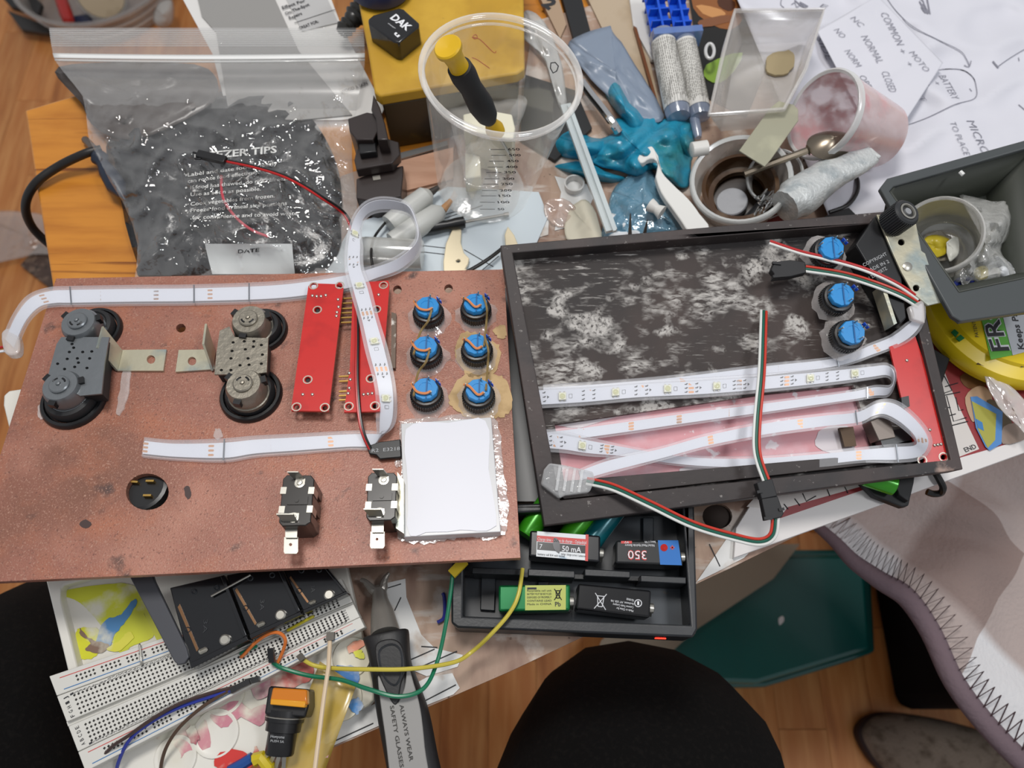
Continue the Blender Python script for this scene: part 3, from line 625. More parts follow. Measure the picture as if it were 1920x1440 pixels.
g = G(); g.slab([(1733, 560), (1735, 606), (1710, 598), (1704, 575)], (TP, .008), .004); g.build('shrink_end', FILM('boot_plastic', ''), rs_, bevel=.0008)
clip = FILM('clip_plastic', '#dfe0e0', .3, .5, .12, (200, .2))
g = G(); g.slab([(1030, 868), (1060, 872), (1112, 884), (1116, 900), (1106, 922), (1060, 928), (1048, 934), (1014, 908), (1020, 880)], (TP, .005), .009)
cc = g.build('clip', clip, rs_, bevel=.0012)
g = G()
for t in range(4):
    x = 1050 + t * 14; g.bar(TP.at(x, 874 + t * 2.5, .0055), TP.at(x - 7, 920 + t * 1, .0055), .0016, .0012, TP.n)
g.build('clip_rib', clip, cc)
WR, WG, WW = M('wire_red_bright', '#c43a2b', .3), M('wire_green_dark', '#1b5c4c', .35), M('wire_white', '#d9dad6', .35)
def multi(root, path, PLN, wires, gap=.0014, r=.00085, k=8):
    Q = spl([PLN.at(a, b, h / 1000) for a, b, h in path], k)
    for j, (mt, nm) in enumerate(wires):
        o = (j - (len(wires) - 1) / 2) * 2 * r; R = []
        for i, p in enumerate(Q):
            t = (Q[min(i + 1, len(Q) - 1)] - Q[max(i - 1, 0)]).normalized(); R.append(p + PLN.n.cross(t).normalized() * o)
        g = G(); g.tube(R, r, 8); g.build(nm, mt, root)
RGW = [(WR, 'red_wire'), (WG, 'green_wire'), (WW, 'white_wire')]
multi(rs_, [(1100, 902, 2), (1150, 914, 7), (1220, 946, 12), (1300, 984, 12), (1380, 1008, 8), (1425, 1016, 8), (1449, 1003, 10), (1454, 970, 12)], TP, RGW[::-1])
def plug(root, l, S, th, teeth, name='plug'):
    p = G().slab(l, S, th).build(name, blackm, root, bevel=.0005)
    g = G()
    for a, b in teeth: g.box(at(*a, up(S, .0002)), (at(*b, S) - at(*a, S)), nrm(S).cross(at(*b, S) - at(*a, S)).normalized() * .0008, nrm(S) * .0008)
    g.build('latch', blackm, p)
plug(rs_, [(1428, 935), (1458, 930), (1470, 962), (1466, 970), (1436, 976)], (TP, .014), .006, [((1465, 955), (1470, 954)), ((1440, 972), (1448, 972))])
# panel lead hanging into the tray
pl3 = thing('wire_lead', 'red green and white ribbon lead rising from the tray floor to a black plug', 'cable', TP.at(1432, 585, -.0125))
multi(pl3, [(1432, 583, -11), (1431, 620, -4), (1428, 700, 4), (1420, 790, 8), (1420, 850, 10), (1437, 902, 12)], TP, RGW[::-1])
plug(pl3, [(1419, 905), (1448, 897), (1458, 930), (1428, 936)], (TP, .0145), .007, [((1424, 922), (1429, 921))])
# the input lead with the loose plug
multi(rs_, [(1722, 572, 6), (1690, 553, 9), (1640, 533, 10), (1580, 515, 8), (1510, 504, 5)], TP, [(WR, 'red_wire'), (WG, 'green_wire'), (WW, 'white_wire')])
plug(rs_, [(1452, 491), (1482, 487), (1510, 491), (1512, 511), (1484, 518), (1450, 522), (1452, 513), (1446, 506)], (TP, .007), .006, [((1456, 494), (1448, 493)), ((1460, 518), (1449, 519))])
multi(rs_, [(1722, 560, 7), (1680, 532, 11), (1620, 505, 13), (1550, 485, 12), (1500, 473, 10), (1443, 454, 8)], TP, [(M('wire_red', ''), 'red_wire'), (WW, 'white_wire')])
# ================================================================ black battery charger with four square cells
ch = thing('battery_charger', 'open black battery charger with red light, holding four square cells', 'charger', at(1075, 1080, .0036))
chm = M('charger_black', '#1d1f22', .42, var=[('#26282c', 30, .5, .7)], bump=(600, .08)); chf = M('charger_floor', '#23272c', .35, var=[('#2f363d', 25, .45, .65), ('#4a3a28', 60, .68, .74)])
CO = [(852, 948), (1290, 935), (1302, 950), (1308, 1180), (1300, 1195), (858, 1177), (846, 1168), (846, 1080)]
CI = [(870, 965), (1280, 950), (1295, 1172), (868, 1155)]
plate(CO, [CI], .030, .0265).build('rim', chm, ch, bevel=.0012)
G().slab([(856, 955), (1300, 940), (1304, 1188), (852, 1172)], .0075, .004).build('floor', chf, ch)
for l in ([(885, 1063), (980, 1067), (980, 1079), (885, 1075)], [(990, 1066), (1078, 1070), (1078, 1084), (990, 1080)], [(1096, 1066), (1182, 1071), (1182, 1084), (1096, 1080)], [(1201, 1078), (1287, 1082), (1287, 1095), (1201, 1091)]):
    G().slab(l, .0285, .021).build('divider', chm, ch, bevel=.0006)
g = G(); g.slab([(868, 1070), (1294, 1084), (1294, 1092), (868, 1078)], .018, .0105); g.build('partition', chm, ch)
for l in ([(902, 1078), (930, 1080), (928, 1146), (900, 1144)], [(1008, 1090), (1030, 1090), (1030, 1150), (1006, 1150)], [(1205, 970), (1226, 970), (1226, 1062), (1205, 1062)]):
    G().slab(l, .0105, .003).build('channel', chf, ch, bevel=.0006)
led = M('red_light', '#ff2a1a', .3, emit=5)
g = G(); p = at(1238, 1192.5, .0175); q = at(1245, 1192.8, .0175); x = (q - p) / 14 * 20; g.box(p - V((0, .0008, 0)), x, x.normalized().cross(V((0, 0, -1))) * .0008, V((0, 0, .0011))); g.build('indicator_light', led, ch)
def cell(l, h, label, body, name='square_battery'):
    """l: top face in pixels, tl tr br bl; contacts on the right"""
    o = thing(name, label, 'battery', at(sum(a for a, b in l) / 4, sum(b for a, b in l) / 4, h - .0165), 'square nine volt cells in the charger')
    G().slab(l, h, .0165).build('case', body, o, bevel=.0012)
    def q(u, v): a = V((*l[0], 0)).lerp(V((*l[1], 0)), u); b = V((*l[3], 0)).lerp(V((*l[2], 0)), u); p = a.lerp(b, v); return (p.x, p.y)
    ax = (at(*l[1], h) - at(*l[0], h)).normalized(); pos = at(*q(1, .62), h) - V((0, 0, .004)); p2 = pos - V((0, 0, .0085))
    g = G(); g.lathe(pos, ax, [(.0030, 0), (.0028, .0022), (.0020, .0026), (.0003, .0026)], 14); g.build('snap_contact', steel, o)
    g = G(); g.lathe(p2, ax, [(.0035, 0), (.0042, .0024), (.0034, .0026), (.0003, .0016)], 6); g.build('snap_contact', steel, o)
    return o, q
def panel_(o, q, r, h, mat, name, lift=.00015):
    G().slab([q(r[0], r[1]), q(r[2], r[1]), q(r[2], r[3]), q(r[0], r[3])], h + lift, .0001).build(name, mat, o)
wp = M('white_print', '#dcdde0', .5); bp_ = M('black_print', ''); rp = M('red_print', '#c3312d', .4)
h = .033
o, q = cell([(994, 994), (1126, 1004), (1125, 1054), (992, 1043)], h, 'battery with scratched white label, red stripe and the figure 50 mA', M('cell_black', '#17181c', .28))
panel_(o, q, (.1, .02, .82, .98), h, M('label_white', '#d5d9dc', .35, var=[('#9fb4c4', 120, .6, .7)]), 'label'); panel_(o, q, (.1, .18, .82, .4), h, rp, 'label_band', .0003); panel_(o, q, (.11, .42, .8, .72), h, M('cell_black', ''), 'label_band', .0003); panel_(o, q, (.79, .0, .83, 1), h, rp, 'label_band', .0004)
g = G(); text(g, '7', q(.14, .68), q(.18, .68), h + .0004, 9); text(g, '50 mA', q(.46, .7), q(.73, .7), h + .0004, 10, .01); text(g, 'Charge time - Duree de charge - Oplaadtijd', q(.11, .37), q(.8, .37), h + .0004, 6); g.build('lettering', wp, o)
g = G(); text(g, 'temps / charge current / Ladestrom', q(.45, .84), q(.8, .86), h + .0003, 4); text(g, 'battery cell 8.4 volt nickel', q(.12, .92), q(.5, .93), h + .0003, 4); g.build('lettering', bp_, o)
G().slab(blob([q(.36, .2), q(.42, .4), q(.43, .75), q(.37, .72), q(.33, .45)], 3, 1.2, 2), h + .0006, .0002).build('scratch', M('foil_scratch', '#4b4b4d', .25, .9), o)
o, q = cell([(1155, 1013), (1274, 1013), (1281, 1060), (1154, 1056)], h, 'battery with a wide blue end and large 350 in red outline', M('cell_charcoal', '#1f2021', .3))
panel_(o, q, (.66, 0, .98, 1), h, M('cell_blue', '#1668b5', .3), 'blue_end'); panel_(o, q, (.08, .03, .25, .14), h, rp, 'label_band')
g = G(); text(g, '350', q(.47, .44), q(.18, .43), h + .0002, 17, .03); g.build('figure_outline', rp, o)
g = G(); text(g, '350', q(.466, .455), q(.184, .445), h + .0005, 15, -.005); text(g, 'Nickel Metal Hydride Battery', q(.6, .17), q(.14, .17), h + .0003, 4.5); text(g, 'Battery 1.7 Wh', q(.62, .03), q(.45, .03), h + .0003, 4); text(g, '9V', q(.2, .04), q(.13, .04), h + .0004, 4)
c = [at(*q(.74, .26), h + .0004)]
g.build('lettering', wp, o)
g = G(); g.tube([at(*(q(.745, .3)[0] + 6 * math.cos(t), q(.745, .3)[1] + 6 * math.sin(t)), h + .0003) for t in [k * .4 for k in range(16)]], .0003, 4, True); g.tube([at(*(q(.745, .3)[0] + 3 * math.cos(t), q(.745, .3)[1] + 3 * math.sin(t)), h + .0003) for t in [k * .8 for k in range(8)]], .0008, 4, True)
a = q(.87, .3); g.bar(at(a[0] - 4, a[1], h), at(a[0] + 4, a[1], h), .0008, .0004); g.bar(at(a[0], a[1] - 4, h), at(a[0], a[1] + 4, h), .0008, .0004); g.build('printed_mark', rp, o)
o, q = cell([(935, 1097), (1069, 1096), (1069, 1144), (935, 1146)], h, 'battery in green foil with a lime label marked Pb', M('cell_green', '#0e6a38', .25, .4))
panel_(o, q, (.37, .02, .94, .98), h, M('lime_label', '#a9b04a', .4), 'label')
g = G(); text(g, 'Pb', q(.79, .84), q(.87, .84), h + .0003, 8, .01)
for k, s in enumerate(('Recyclable cell unit', 'BATTERY MUST BE RECYCLED', 'DISPOSED OF PROPERLY', 'CONTAINS LEAD', 'Made in CHINA')): text(g, s, q(.4, .26 + k * .13), q(.74, .26 + k * .13), h + .0003, 3.4)
def bin_mark(g, q, u, v, w, hh, h):
    P_ = lambda a, b: at(*q(u + a * w, v + b * hh), h + .0004)
    for a, b in (((-.4, -.4), (.4, -.4)), ((-.35, -.4), (-.22, .4)), ((.35, -.4), (.22, .4)), ((-.22, .4), (.22, .4)), ((-.6, -.6), (.6, .6)), ((.6, -.6), (-.6, .6))): g.tube([P_(*a), P_(*b)], .00025, 4)
bin_mark(g, q, .83, .38, .085, .36, h); g.build('lettering', bp_, o)
panel_(o, q, (.40, .1, .53, .18), h, bp_, 'label_band', .0003)
o, q = cell([(1084, 1094), (1221, 1107), (1219, 1158), (1080, 1142)], h, 'plain black battery with white crossed bin mark and minus sign', M('cell_gloss_black', '#0f0f11', .2))
g = G(); bin_mark(g, q, .32, .6, .13, .5, h); g.tube([at(*(q(.83, .52)[0] + 6.5 * math.cos(t), q(.83, .52)[1] + 6.5 * math.sin(t)), h + .0003) for t in [k * .4 for k in range(16)]], .0003, 4, True)
a = q(.83, .52); g.bar(at(a[0], a[1] - 3.5, h), at(a[0], a[1] + 3.5, h), .0011, .0004)
for k, s in enumerate(('R26 00043R', 'Rochester, NY USA 146', 'Common Trade Company', 'Made in China for')): text(g, s, q(.77, .4 + k * .13), q(.77 - (.1, .31, .28, .23)[k], .36 + k * .13), h + .0003, 4)
g.build('lettering', wp, o)
for l, lab, c2 in (([(985, 1005), (1015, 960)], 'green round cell under the scratched white battery', '#3a9a1d'), ([(1060, 1015), (1100, 965)], 'green round cell behind the scratched white battery', '#45a81f'), ([(1108, 1015), (1150, 960)], 'teal and white round cell behind the scratched white battery', '#14606a')):
    a, b = at(*l[0], .019), at(*l[1], .019); t = (b - a).normalized(); g = G()
    g.lathe(a, t, [(.0068, 0), (.007, .001), (.007, .045), (.0068, .046), (.0026, .0462), (.0026, .0482), (.0005, .0482)], 20)
    x = tag(g.build('round_battery', M('aa_' + c2, c2, .25, .2)), lab, 'battery', 'round cells in the charger')
# ================================================================ paint palette
pal = thing('paint_palette', 'white plastic paint palette with yellow blue and pink paint, under the breadboard', 'palette', at(350, 1150, .004))
palm = M('palette_white', '#dcd9d0', .35, var=[('#cfc8ae', 12, .55, .75)])
def pq(u, v): a = V((0, 735, 0)).lerp(V((560, 650, 0)), u); b = V((200, 1560, 0)).lerp(V((706, 1316, 0)), u); p = a.lerp(b, v); return (p.x, p.y)
def rrect(u0, v0, u1, v1, r=.02): return [pq(*x) for x in ((u0 + r, v0), (u1 - r, v0), (u1 - r * .3, v0 + r * .3), (u1, v0 + r), (u1, v1 - r), (u1 - r * .3, v1 - r * .3), (u1 - r, v1), (u0 + r, v1), (u0 + r * .3, v1 - r * .3), (u0, v1 - r), (u0, v0 + r), (u0 + r * .3, v0 + r * .3))]
wells = [rrect(.035, .04, .30, .40), rrect(.035, .45, .34, .72)]
plate(rrect(0, 0, 1, 1, .03), wells, .014, .008).build('rim', palm, pal, bevel=.001)
G().slab(rrect(.01, .01, .99, .99, .03), .0065, .0022).build('base', palm, pal)
RW = [(405, 1375, 44), (420, 1300, 40), (555, 1360, 44), (640, 1310, 40), (660, 1232, 36), (330, 1420, 40)]
g = G()
for cx, cy, r in RW:
    c = at(cx, cy, .0141); R = (at(cx + r, cy, .0141) - c).length
    o = G().lathe(c, V((0, 0, 1)), [(R, 0), (R * .97, .0012), (R * .93, .0013), (R * .8, .0006), (R * .4, .0003), (.0005, .0002)], 32).build('round_well', palm, pal, sharp=60)
pc_ = {}
def paint(l, col, hh, seed=0, jit=1.2): G().slab(blob(l, 5, jit, seed), hh, .0003).build('paint_smear', M('paint_' + col, col, .4, var=[('#d9d6c4', 45, .52, .66)]), pal)
for i, (l, c) in enumerate([([(108, 1112), (200, 1095), (255, 1100), (270, 1150), (290, 1190), (250, 1210), (225, 1225), (195, 1180), (150, 1130)], '#c9cc3a'), ([(140, 1195), (150, 1178), (185, 1180), (190, 1215), (170, 1235), (140, 1230)], '#cfcf2e'), ([(255, 1095), (290, 1105), (330, 1180), (300, 1205), (270, 1150)], '#c4c644'),
        ([(180, 1205), (195, 1165), (220, 1155), (228, 1150), (250, 1125), (256, 1130), (235, 1165), (215, 1190), (206, 1210), (190, 1207)], '#4f86b8'), ([(150, 1178), (160, 1190), (175, 1200), (205, 1210), (185, 1225), (160, 1218), (170, 1205), (152, 1192)], '#7d6455'), ([(200, 1215), (225, 1200), (240, 1185), (250, 1195), (220, 1222)], '#d5d04c')]):
    paint(l, c, .0069 + i * .0001, i)
for i, (l, c) in enumerate([([(290, 1380), (330, 1355), (380, 1345), (395, 1400), (350, 1410), (340, 1420), (330, 1400)], '#c98a92'), ([(395, 1340), (440, 1315), (470, 1330), (500, 1320), (490, 1360), (450, 1345), (420, 1365)], '#c27f8c'), ([(490, 1290), (540, 1250), (580, 1240), (585, 1270), (560, 1285), (520, 1300)], '#c96a62'), ([(400, 1435), (410, 1415), (440, 1405), (470, 1415), (480, 1400), (490, 1425), (450, 1445), (420, 1442)], '#c8322c'),
        ([(470, 1265), (500, 1262), (505, 1300), (480, 1310)], '#b56a83'), ([(625, 1250), (665, 1250), (672, 1280), (650, 1310), (645, 1285), (620, 1268)], '#3173b5'), ([(650, 1215), (670, 1200), (685, 1205), (660, 1225)], '#d98a6a'), ([(662, 1222), (678, 1220), (682, 1234), (668, 1232)], '#cfcf2e'), ([(655, 1320), (672, 1308), (682, 1322), (668, 1340)], '#3f7fbd'), ([(600, 1395), (620, 1400), (615, 1420), (600, 1418)], '#c98a92'), ([(365, 1360), (372, 1385), (362, 1395), (350, 1370)], '#a34a5b')]):
    paint(l, c, .0147 + i * .00015, 20 + i, 2)
# ================================================================ breadboard
BBh = Plane(400, 1260, .027, 0, 0)
bbT = .027
bb = thing('breadboard', 'white solderless breadboard with black numbers and jumper wires plugged in', 'breadboard', at(390, 1260, .0142))
ivory = M('breadboard_ivory', '#cdcbc4', .45)
def bq(u, v): a = V((92, 1268, 0)).lerp(V((639, 1084, 0)), u); b = V((160, 1447, 0)).lerp(V((684, 1176, 0)), u); p = a.lerp(b, v); return (p.x, p.y)
def bpoly(u0, v0, u1, v1): return [bq(u0, v0), bq(u1, v0), bq(u1, v1), bq(u0, v1)]
for v0, v1, nm in ((0, .205, 'power_rail'), (.21, .48, 'terminal_strip'), (.525, .79, 'terminal_strip'), (.795, 1, 'power_rail')):
    G().slab(bpoly(0, v0, 1, v1), bbT, .0085).build(nm, ivory, bb, bevel=.0004)
G().slab(bpoly(0, .48, 1, .525), bbT - .003, .0055).build('centre_groove', ivory, bb)
U = lambda k: .055 + (k - 1) * .9 / 62
g = G(); r_ = .00055
def hole(u, v):
    c = at(*bq(u, v), bbT + .00008); g.box(c, V((.9, -.42, 0)) * r_, V((.42, .9, 0)) * r_, V((0, 0, .00006)))
for k in range(1, 64):
    for j in range(5): hole(U(k), .262 + j * .047); hole(U(k), .575 + j * .043)
for s in range(10):
    for k in range(5):
        for v in (.085, .125): hole(U(3 + s * 6 + k), v); hole(U(3 + s * 6 + k), v + .79)
tag(g.build('contact_hole', M('hole_dark', '#2a2826', .8), bb), None, kind='stuff')
g = G()
for v in (.045, .835): g.slab(bpoly(.03, v, .97, v + .007), bbT + .00015, .0001)
g.build('red_line', rp, bb)
g = G()
for v in (.165, .955): g.slab(bpoly(.03, v, .97, v + .008), bbT + .00015, .0001)
g.build('blue_line', M('blue_print', '#2c6ea8', .4), bb)
g = G()
for k in range(1, 64):
    for v in (.245, .775):
        a, b = bq(U(k) - .006, v), bq(U(k) + .006, v)
        a, b = bq(U(k), v + .0), bq(U(k), v - (.03 if k > 9 else .018))
        text(g, str(k), a, b, bbT, 6.5)
for j, c in enumerate('JIHGF'): text(g, c, bq(.032, .267 + j * .047), bq(.032, .244 + j * .047), bbT, 7, .01)
for j, c in enumerate('EDCBA'): text(g, c, bq(.032, .58 + j * .043), bq(.032, .557 + j * .043), bbT, 7, .01); text(g, c, bq(.968, .58 + j * .043), bq(.968, .557 + j * .043), bbT, 6)
tag(g.build('numbering', bp_, bb), None, kind='stuff')
def wire(root, P_, r, mat, name='wire', k=8, n=8): 
    g = G(); g.tube(spl([at(*p[:2], p[2]) for p in P_], k), r, n); return g.build(name, mat, root)
gw, yw, ow = M('jumper_green', '#16704f', .3), M('jumper_yellow', '#c4b445', .35), M('jumper_orange', '#cf6f2c', .35)
wire(bb, [(262, 1213, bbT - .001), (262, 1210, .0295), (265, 1243, .0295), (266, 1246, bbT - .001)], .0006, steel, 'bare_link', 4)
wire(bb, [(541, 1181, bbT), (543, 1180, .0285), (583, 1158, .0285), (586, 1157, bbT)], .0009, M('link_yellow', '#b8ac1f', .35), 'yellow_link', 4)
wire(bb, [(452, 1226, bbT), (454, 1224, .0285), (478, 1213, .0285), (480, 1212, bbT)], .0009, gw, 'green_link', 4)
wire(bb, [(452, 1232, bbT), (458, 1227, .029), (480, 1204, .034), (505, 1188, .036), (524, 1187, .036), (535, 1200, .034), (530, 1222, .030), (517, 1250, bbT)], .0010, ow, 'orange_link')
# long jumpers
gj = thing('jumper_wire', 'long green jumper wire curving over the grey handled tool', 'wire', at(512, 1243, .027), 'loose jumper wires')
wire(gj, [(511, 1242, .031), (530, 1253, .028), (580, 1267, .0275), (640, 1275, .031), (690, 1292, .038), (748, 1306, .0395), (795, 1290, .036), (820, 1240, .028), (836, 1170, .030), (845, 1110, .032), (850, 1070, .033), (862, 1052, .034)], .0012, gw, 'lead')
g = G(); g.bar(at(509, 1216, .034), at(512, 1243, .031), .0032, .0032); g.build('pin_housing', black, gj)
g = G(); g.bar(at(847, 1078, .0325), at(872, 1052, .034), .0055, .0035); g.build('tape_flag', M('yellow_tape', '#d2b51d', .5), gj)
yj = thing('jumper_wire', 'long yellow jumper wire running from breadboard into the charger', 'wire', at(568, 1235, .027), 'loose jumper wires')
wire(yj, [(570, 1238, .031), (590, 1248, .029), (625, 1253, .031), (690, 1255, .0395), (770, 1254, .0395), (850, 1242, .028), (885, 1222, .022), (920, 1190, .032), (955, 1150, .036), (972, 1115, .037), (980, 1066, .034)], .0012, yw, 'lead')
g = G(); g.bar(at(562, 1228, .033), at(570, 1238, .031), .0032, .0032); g.build('pin_housing', M('grey_housing', '#5b564e', .5), yj)
for i, (P_, c, nm, hs) in enumerate([
    ([(470, 1275, .030), (440, 1288, .029), (400, 1298, .030), (340, 1318, .032), (290, 1345, .033), (240, 1380, .032), (205, 1405, .028), (165, 1455, .015)], '#3d2b27', 'brown jumper wire lying along the front of the breadboard', ((488, 1273), (462, 1279))),
    ([(440, 1292, .029), (400, 1305, .029), (340, 1325, .030), (290, 1350, .031), (245, 1385, .030), (222, 1430, .022), (215, 1470, .010)], '#26348f', 'blue jumper wire crossing the breadboard corner', ((462, 1281), (435, 1296))),
    ([(450, 1284, .029), (420, 1300, .029), (380, 1325, .029), (340, 1360, .028), (315, 1395, .024), (303, 1430, .018), (300, 1470, .012)], '#4a3628', 'dark brown jumper wire bending down onto the pink paint', ((470, 1278), (445, 1290)))]):
    o = thing('jumper_wire', nm, 'wire', at(*P_[2][:2], .027), 'loose jumper wires'); wire(o, P_, .0010, M('jw' + c, c, .35), 'lead')
    g = G(); g.bar(at(*hs[0], .0285 + i * .0012), at(*hs[1], .0285 + i * .0012), .0030, .0028); g.build('pin_housing', black, o)
# white skewer stuck in the rail
sk = thing('wooden_skewer', 'thin pale wooden stick standing out of the breadboard rail', 'stick', at(619, 1194, .027))
g = G(); g.tube([at(619, 1194, .0272), at(616, 1250, .034), at(607, 1310, .037), at(590, 1445, .038)], .00125, 8); g.build('stick', M('pale_wood', '#d3bda0', .5), sk)
g = G(); g.box(at(620, 1193, .0288), V((.0022, 0, 0)), V((0, .0022, 0)), V((0, 0, .0016))); g.build('foot', M('grey_housing', ''), sk)
# ================================================================ black battery holders and grey bar
bh = thing('battery_holder', 'glossy black holder tray of three bays lying face down against the breadboard', 'battery holder', at(480, 1140, .028))
hg = M('gloss_black', '#101114', .16, coat=.4, bump=(40, .12))
HB = [[(318, 1102), (420, 1078), (466, 1200), (358, 1254)], [(424, 1078), (524, 1060), (566, 1152), (470, 1198)], [(528, 1062), (608, 1058), (652, 1112), (570, 1150)]]
for l in HB:
    def hq(u, v): a = V((*l[0], 0)).lerp(V((*l[1], 0)), u); b = V((*l[3], 0)).lerp(V((*l[2], 0)), u); p = a.lerp(b, v); return (p.x, p.y)
    by = G().slab(l, .0385, .010).build('bay', hg, bh, bevel=.0006)
    G().slab([hq(0, .93), hq(1, .93), hq(1, 1), hq(0, 1)], .041, .0025).build('end_wall', hg, by, bevel=.0004)
    G().slab([hq(.93, .0), hq(1, .0), hq(1, .93), hq(.93, .93)], .041, .0025).build('side_wall', hg, by, bevel=.0004)
    g = G(); P_ = [at(*hq(.2 + .006 * k, .86 + (.025 if k % 2 else -.02)), .0392) for k in range(22)]; g.tube(spl(P_, 3), .0006, 5); g.build('spring', steel, by)
    g = G(); g.lathe(at(*hq(.66, .86), .0385), V((0, 0, 1)), [(.0030, 0), (.0030, .0016), (.0022, .0022), (.0003, .0022)], 16); g.build('button_contact', steel, by)
    g = G(); g.slab([hq(.05, .25), hq(.1, .22), hq(.2, .82), hq(.16, .84)], .0388, .0002); g.build('brass_strip', M('dull_brass', '#8d6a4d', .3, .9), by)
    g = G(); 
    for u, v in ((.4, .12), (.12, .55), (.8, .15)): g.tube([at(hq(u, v)[0] + 4.5 * math.cos(t), hq(u, v)[1] + 4.5 * math.sin(t), .0387) for t in [k * .5 for k in range(13)]], .0004, 4, True)
    text(g, '3A', hq(.42, .5), hq(.34, .66), .0386, 8); g.build('moulded_mark', M('worn_black', '#2d2f33', .3), by)
g = G(); g.slab([(242, 1080), (283, 1068), (290, 1090), (350, 1215), (354, 1232), (346, 1244), (334, 1247), (326, 1240)], .040, .003)
tag(g.build('steel_strip', M('grey_strip', '#4a4b50', .4, .3), bevel=.0006), 'dark grey rounded strip lying across palette and breadboard', 'strip')
tag(G().tube([at(396, 1118, .0405), at(470, 1078, .0415)], .0006, 6).build('wire_offcut', steel), 'straight silver wire offcut on the black battery holder', 'wire')
# ================================================================ forked tool with grey handle
tl = thing('fork_tool', 'hand tool with forked steel claw, black grip and grey lettered handle', 'tool', at(760, 1330, .0045))
stl = M('brushed_steel', '#9a958e', .34, .55, bump=(500, .2)); gripm = M('grip_black', '#1c1b1c', .5, bump=(500, .1)); gripg = M('grip_grey', '#8e8c89', .5)
TZ = .022
def ln(P_, S): return [at(a, b, S) for a, b in P_]
A = [at(711, 1107, .012), at(713, 1125, .014), at(717, 1150, .017), at(723, 1190, TZ)]
g = G(); g.tube(A, [.0042, .0048, .0068, .0088], 20); g.build('shank', stl, tl)
for l in ([(711, 1109), (700, 1106), (692, 1098), (684, 1090), (676, 1087)], [(712, 1109), (718, 1102), (720, 1092), (724, 1082), (730, 1074)]):
    g = G(); g.tube(spl([at(a, b, .0125) for a, b in l], 5), [.0036 - .0026 * k / 20 for k in range(21)], 10); g.build('claw', stl, tl)
def body(secs, name, mat, k=6, sq=.72):
    """secs: (left px, right px, y, mid height, half thickness)"""
    rows = []
    P_ = spl([V((a[0], a[1], a[2])) for a in secs], k); H = spl([V((a[3], a[4], 0)) for a in secs], k)
    for p, hh in zip(P_, H):
        a, b = at(p.x, p.z - (p.y - p.x) * -.0, hh.x), at(p.y, p.z - (p.y - p.x) * .22, hh.x); c = (a + b) / 2; x = (b - a) / 2; row = []
        for i in range(21):
            t = 2 * math.pi * i / 20; cx, sx = math.cos(t), math.sin(t)
            row.append(c + x * math.copysign(abs(cx) ** sq, cx) + V((0, 0, 1)) * hh.y * math.copysign(abs(sx) ** sq, sx))
        rows.append(row)
    g = G(); g.grid(rows); g.add(rows[0][:-1], [tuple(range(20))]); g.add(rows[-1][:-1], [tuple(range(19, -1, -1))]); return g.build(name, mat, tl, sharp=50)
body([(688, 756, 1196, TZ, .008), (682, 766, 1200, TZ, .0105), (690, 768, 1225, TZ, .0115), (697, 772, 1260, TZ, .0115), (703, 790, 1310, TZ, .012), (711, 806, 1360, TZ, .0122), (726, 822, 1440, TZ, .0122), (738, 836, 1500, TZ, .0122)], 'grip', gripm)
SI = TZ + .0122
g = G(); g.slab(blob([(708, 1270), (722, 1290), (742, 1320), (758, 1290), (764, 1250), (775, 1280), (788, 1330), (796, 1400), (800, 1470), (742, 1490), (722, 1380)], 4), SI + .0006, .002); ins = g.build('handle_inlay', gripg, tl, bevel=.0006)
g = G(); g.slab(blob([(703, 1215), (715, 1201), (740, 1199), (755, 1215), (760, 1255), (752, 1280), (745, 1318), (735, 1318), (718, 1285), (708, 1255)], 4), SI + .0010, .0025); th = g.build('thumb_rest', gripm, tl, bevel=.0008)
g = G(); g.tube([at(a, b, SI + .0011) for a, b in blob([(712, 1220), (735, 1208), (752, 1222), (753, 1260), (742, 1284), (725, 1275), (714, 1250)], 4)], .0006, 5, True); g.build('moulded_ring', M('worn_black', ''), tl)
g = G(); text(g, 'ALWAYS WEAR', (749, 1322), (768, 1428), SI + .0007, 8, .012); text(g, 'SAFETY GLASSES', (731, 1324), (750, 1440), SI + .0007, 8, .012); g.build('lettering', M('dark_print', '#2a2724', .6), ins)
# ================================================================ amber push button with loose legs, yellow tape
tp = G(); rows = []
for i in range(13):
    t = i / 12; a = V((600, 1240, 0)).lerp(V((515, 1470, 0)), t); b = V((668, 1285, 0)).lerp(V((600, 1470, 0)), t)
    rows.append([at(*(a.lerp(b, s))[:2], .0205 + .004 * math.sin(5 * t) * s + .002 * math.sin(7 * s + 4 * t) - .004 * t) for s in [k / 6 for k in range(7)]])
tp.grid(rows); tag(tp.build('tape_piece', FILM('amber_tape', '#cfb04a', .6, .2, .3), solid=.0003), 'curled piece of translucent yellow tape behind the pale stick', 'tape')
ab = thing('illuminated_button', 'loose black push button with square amber lens and bent metal legs', 'push button', at(530, 1350, .016))
amb = M('amber_lens', '#c87413', .2, coat=.4); amb2 = M('amber_light', '#d99520', .25)
ctr = lambda px, py: at(px, py, .028)
g = G(); g.slab([(511, 1289), (575, 1293), (576, 1322), (505, 1318)], .041, .006); g.build('lens', amb, ab, bevel=.001)
g = G(); g.slab([(508, 1310), (573, 1315), (571, 1327), (506, 1321)], .0415, .0065); g.build('lens_band', amb2, ab, bevel=.0005)
g = G(); g.slab([(503, 1288), (508, 1286), (578, 1292), (578, 1325), (572, 1346), (495, 1340)], .0365, .016); g.build('bezel', black, ab, bevel=.0012)
ax = (at(523, 1420, .026) - at(536, 1338, .028)).normalized()
g = G(); g.lathe(at(537, 1330, .028), ax, [(.0105, 0), (.0105, .006), (.0095, .0062), (.0095, .011), (.0078, .0115), (.0078, .022), (.0072, .023), (.0004, .023)], 28); bd = g.build('barrel', black, ab)
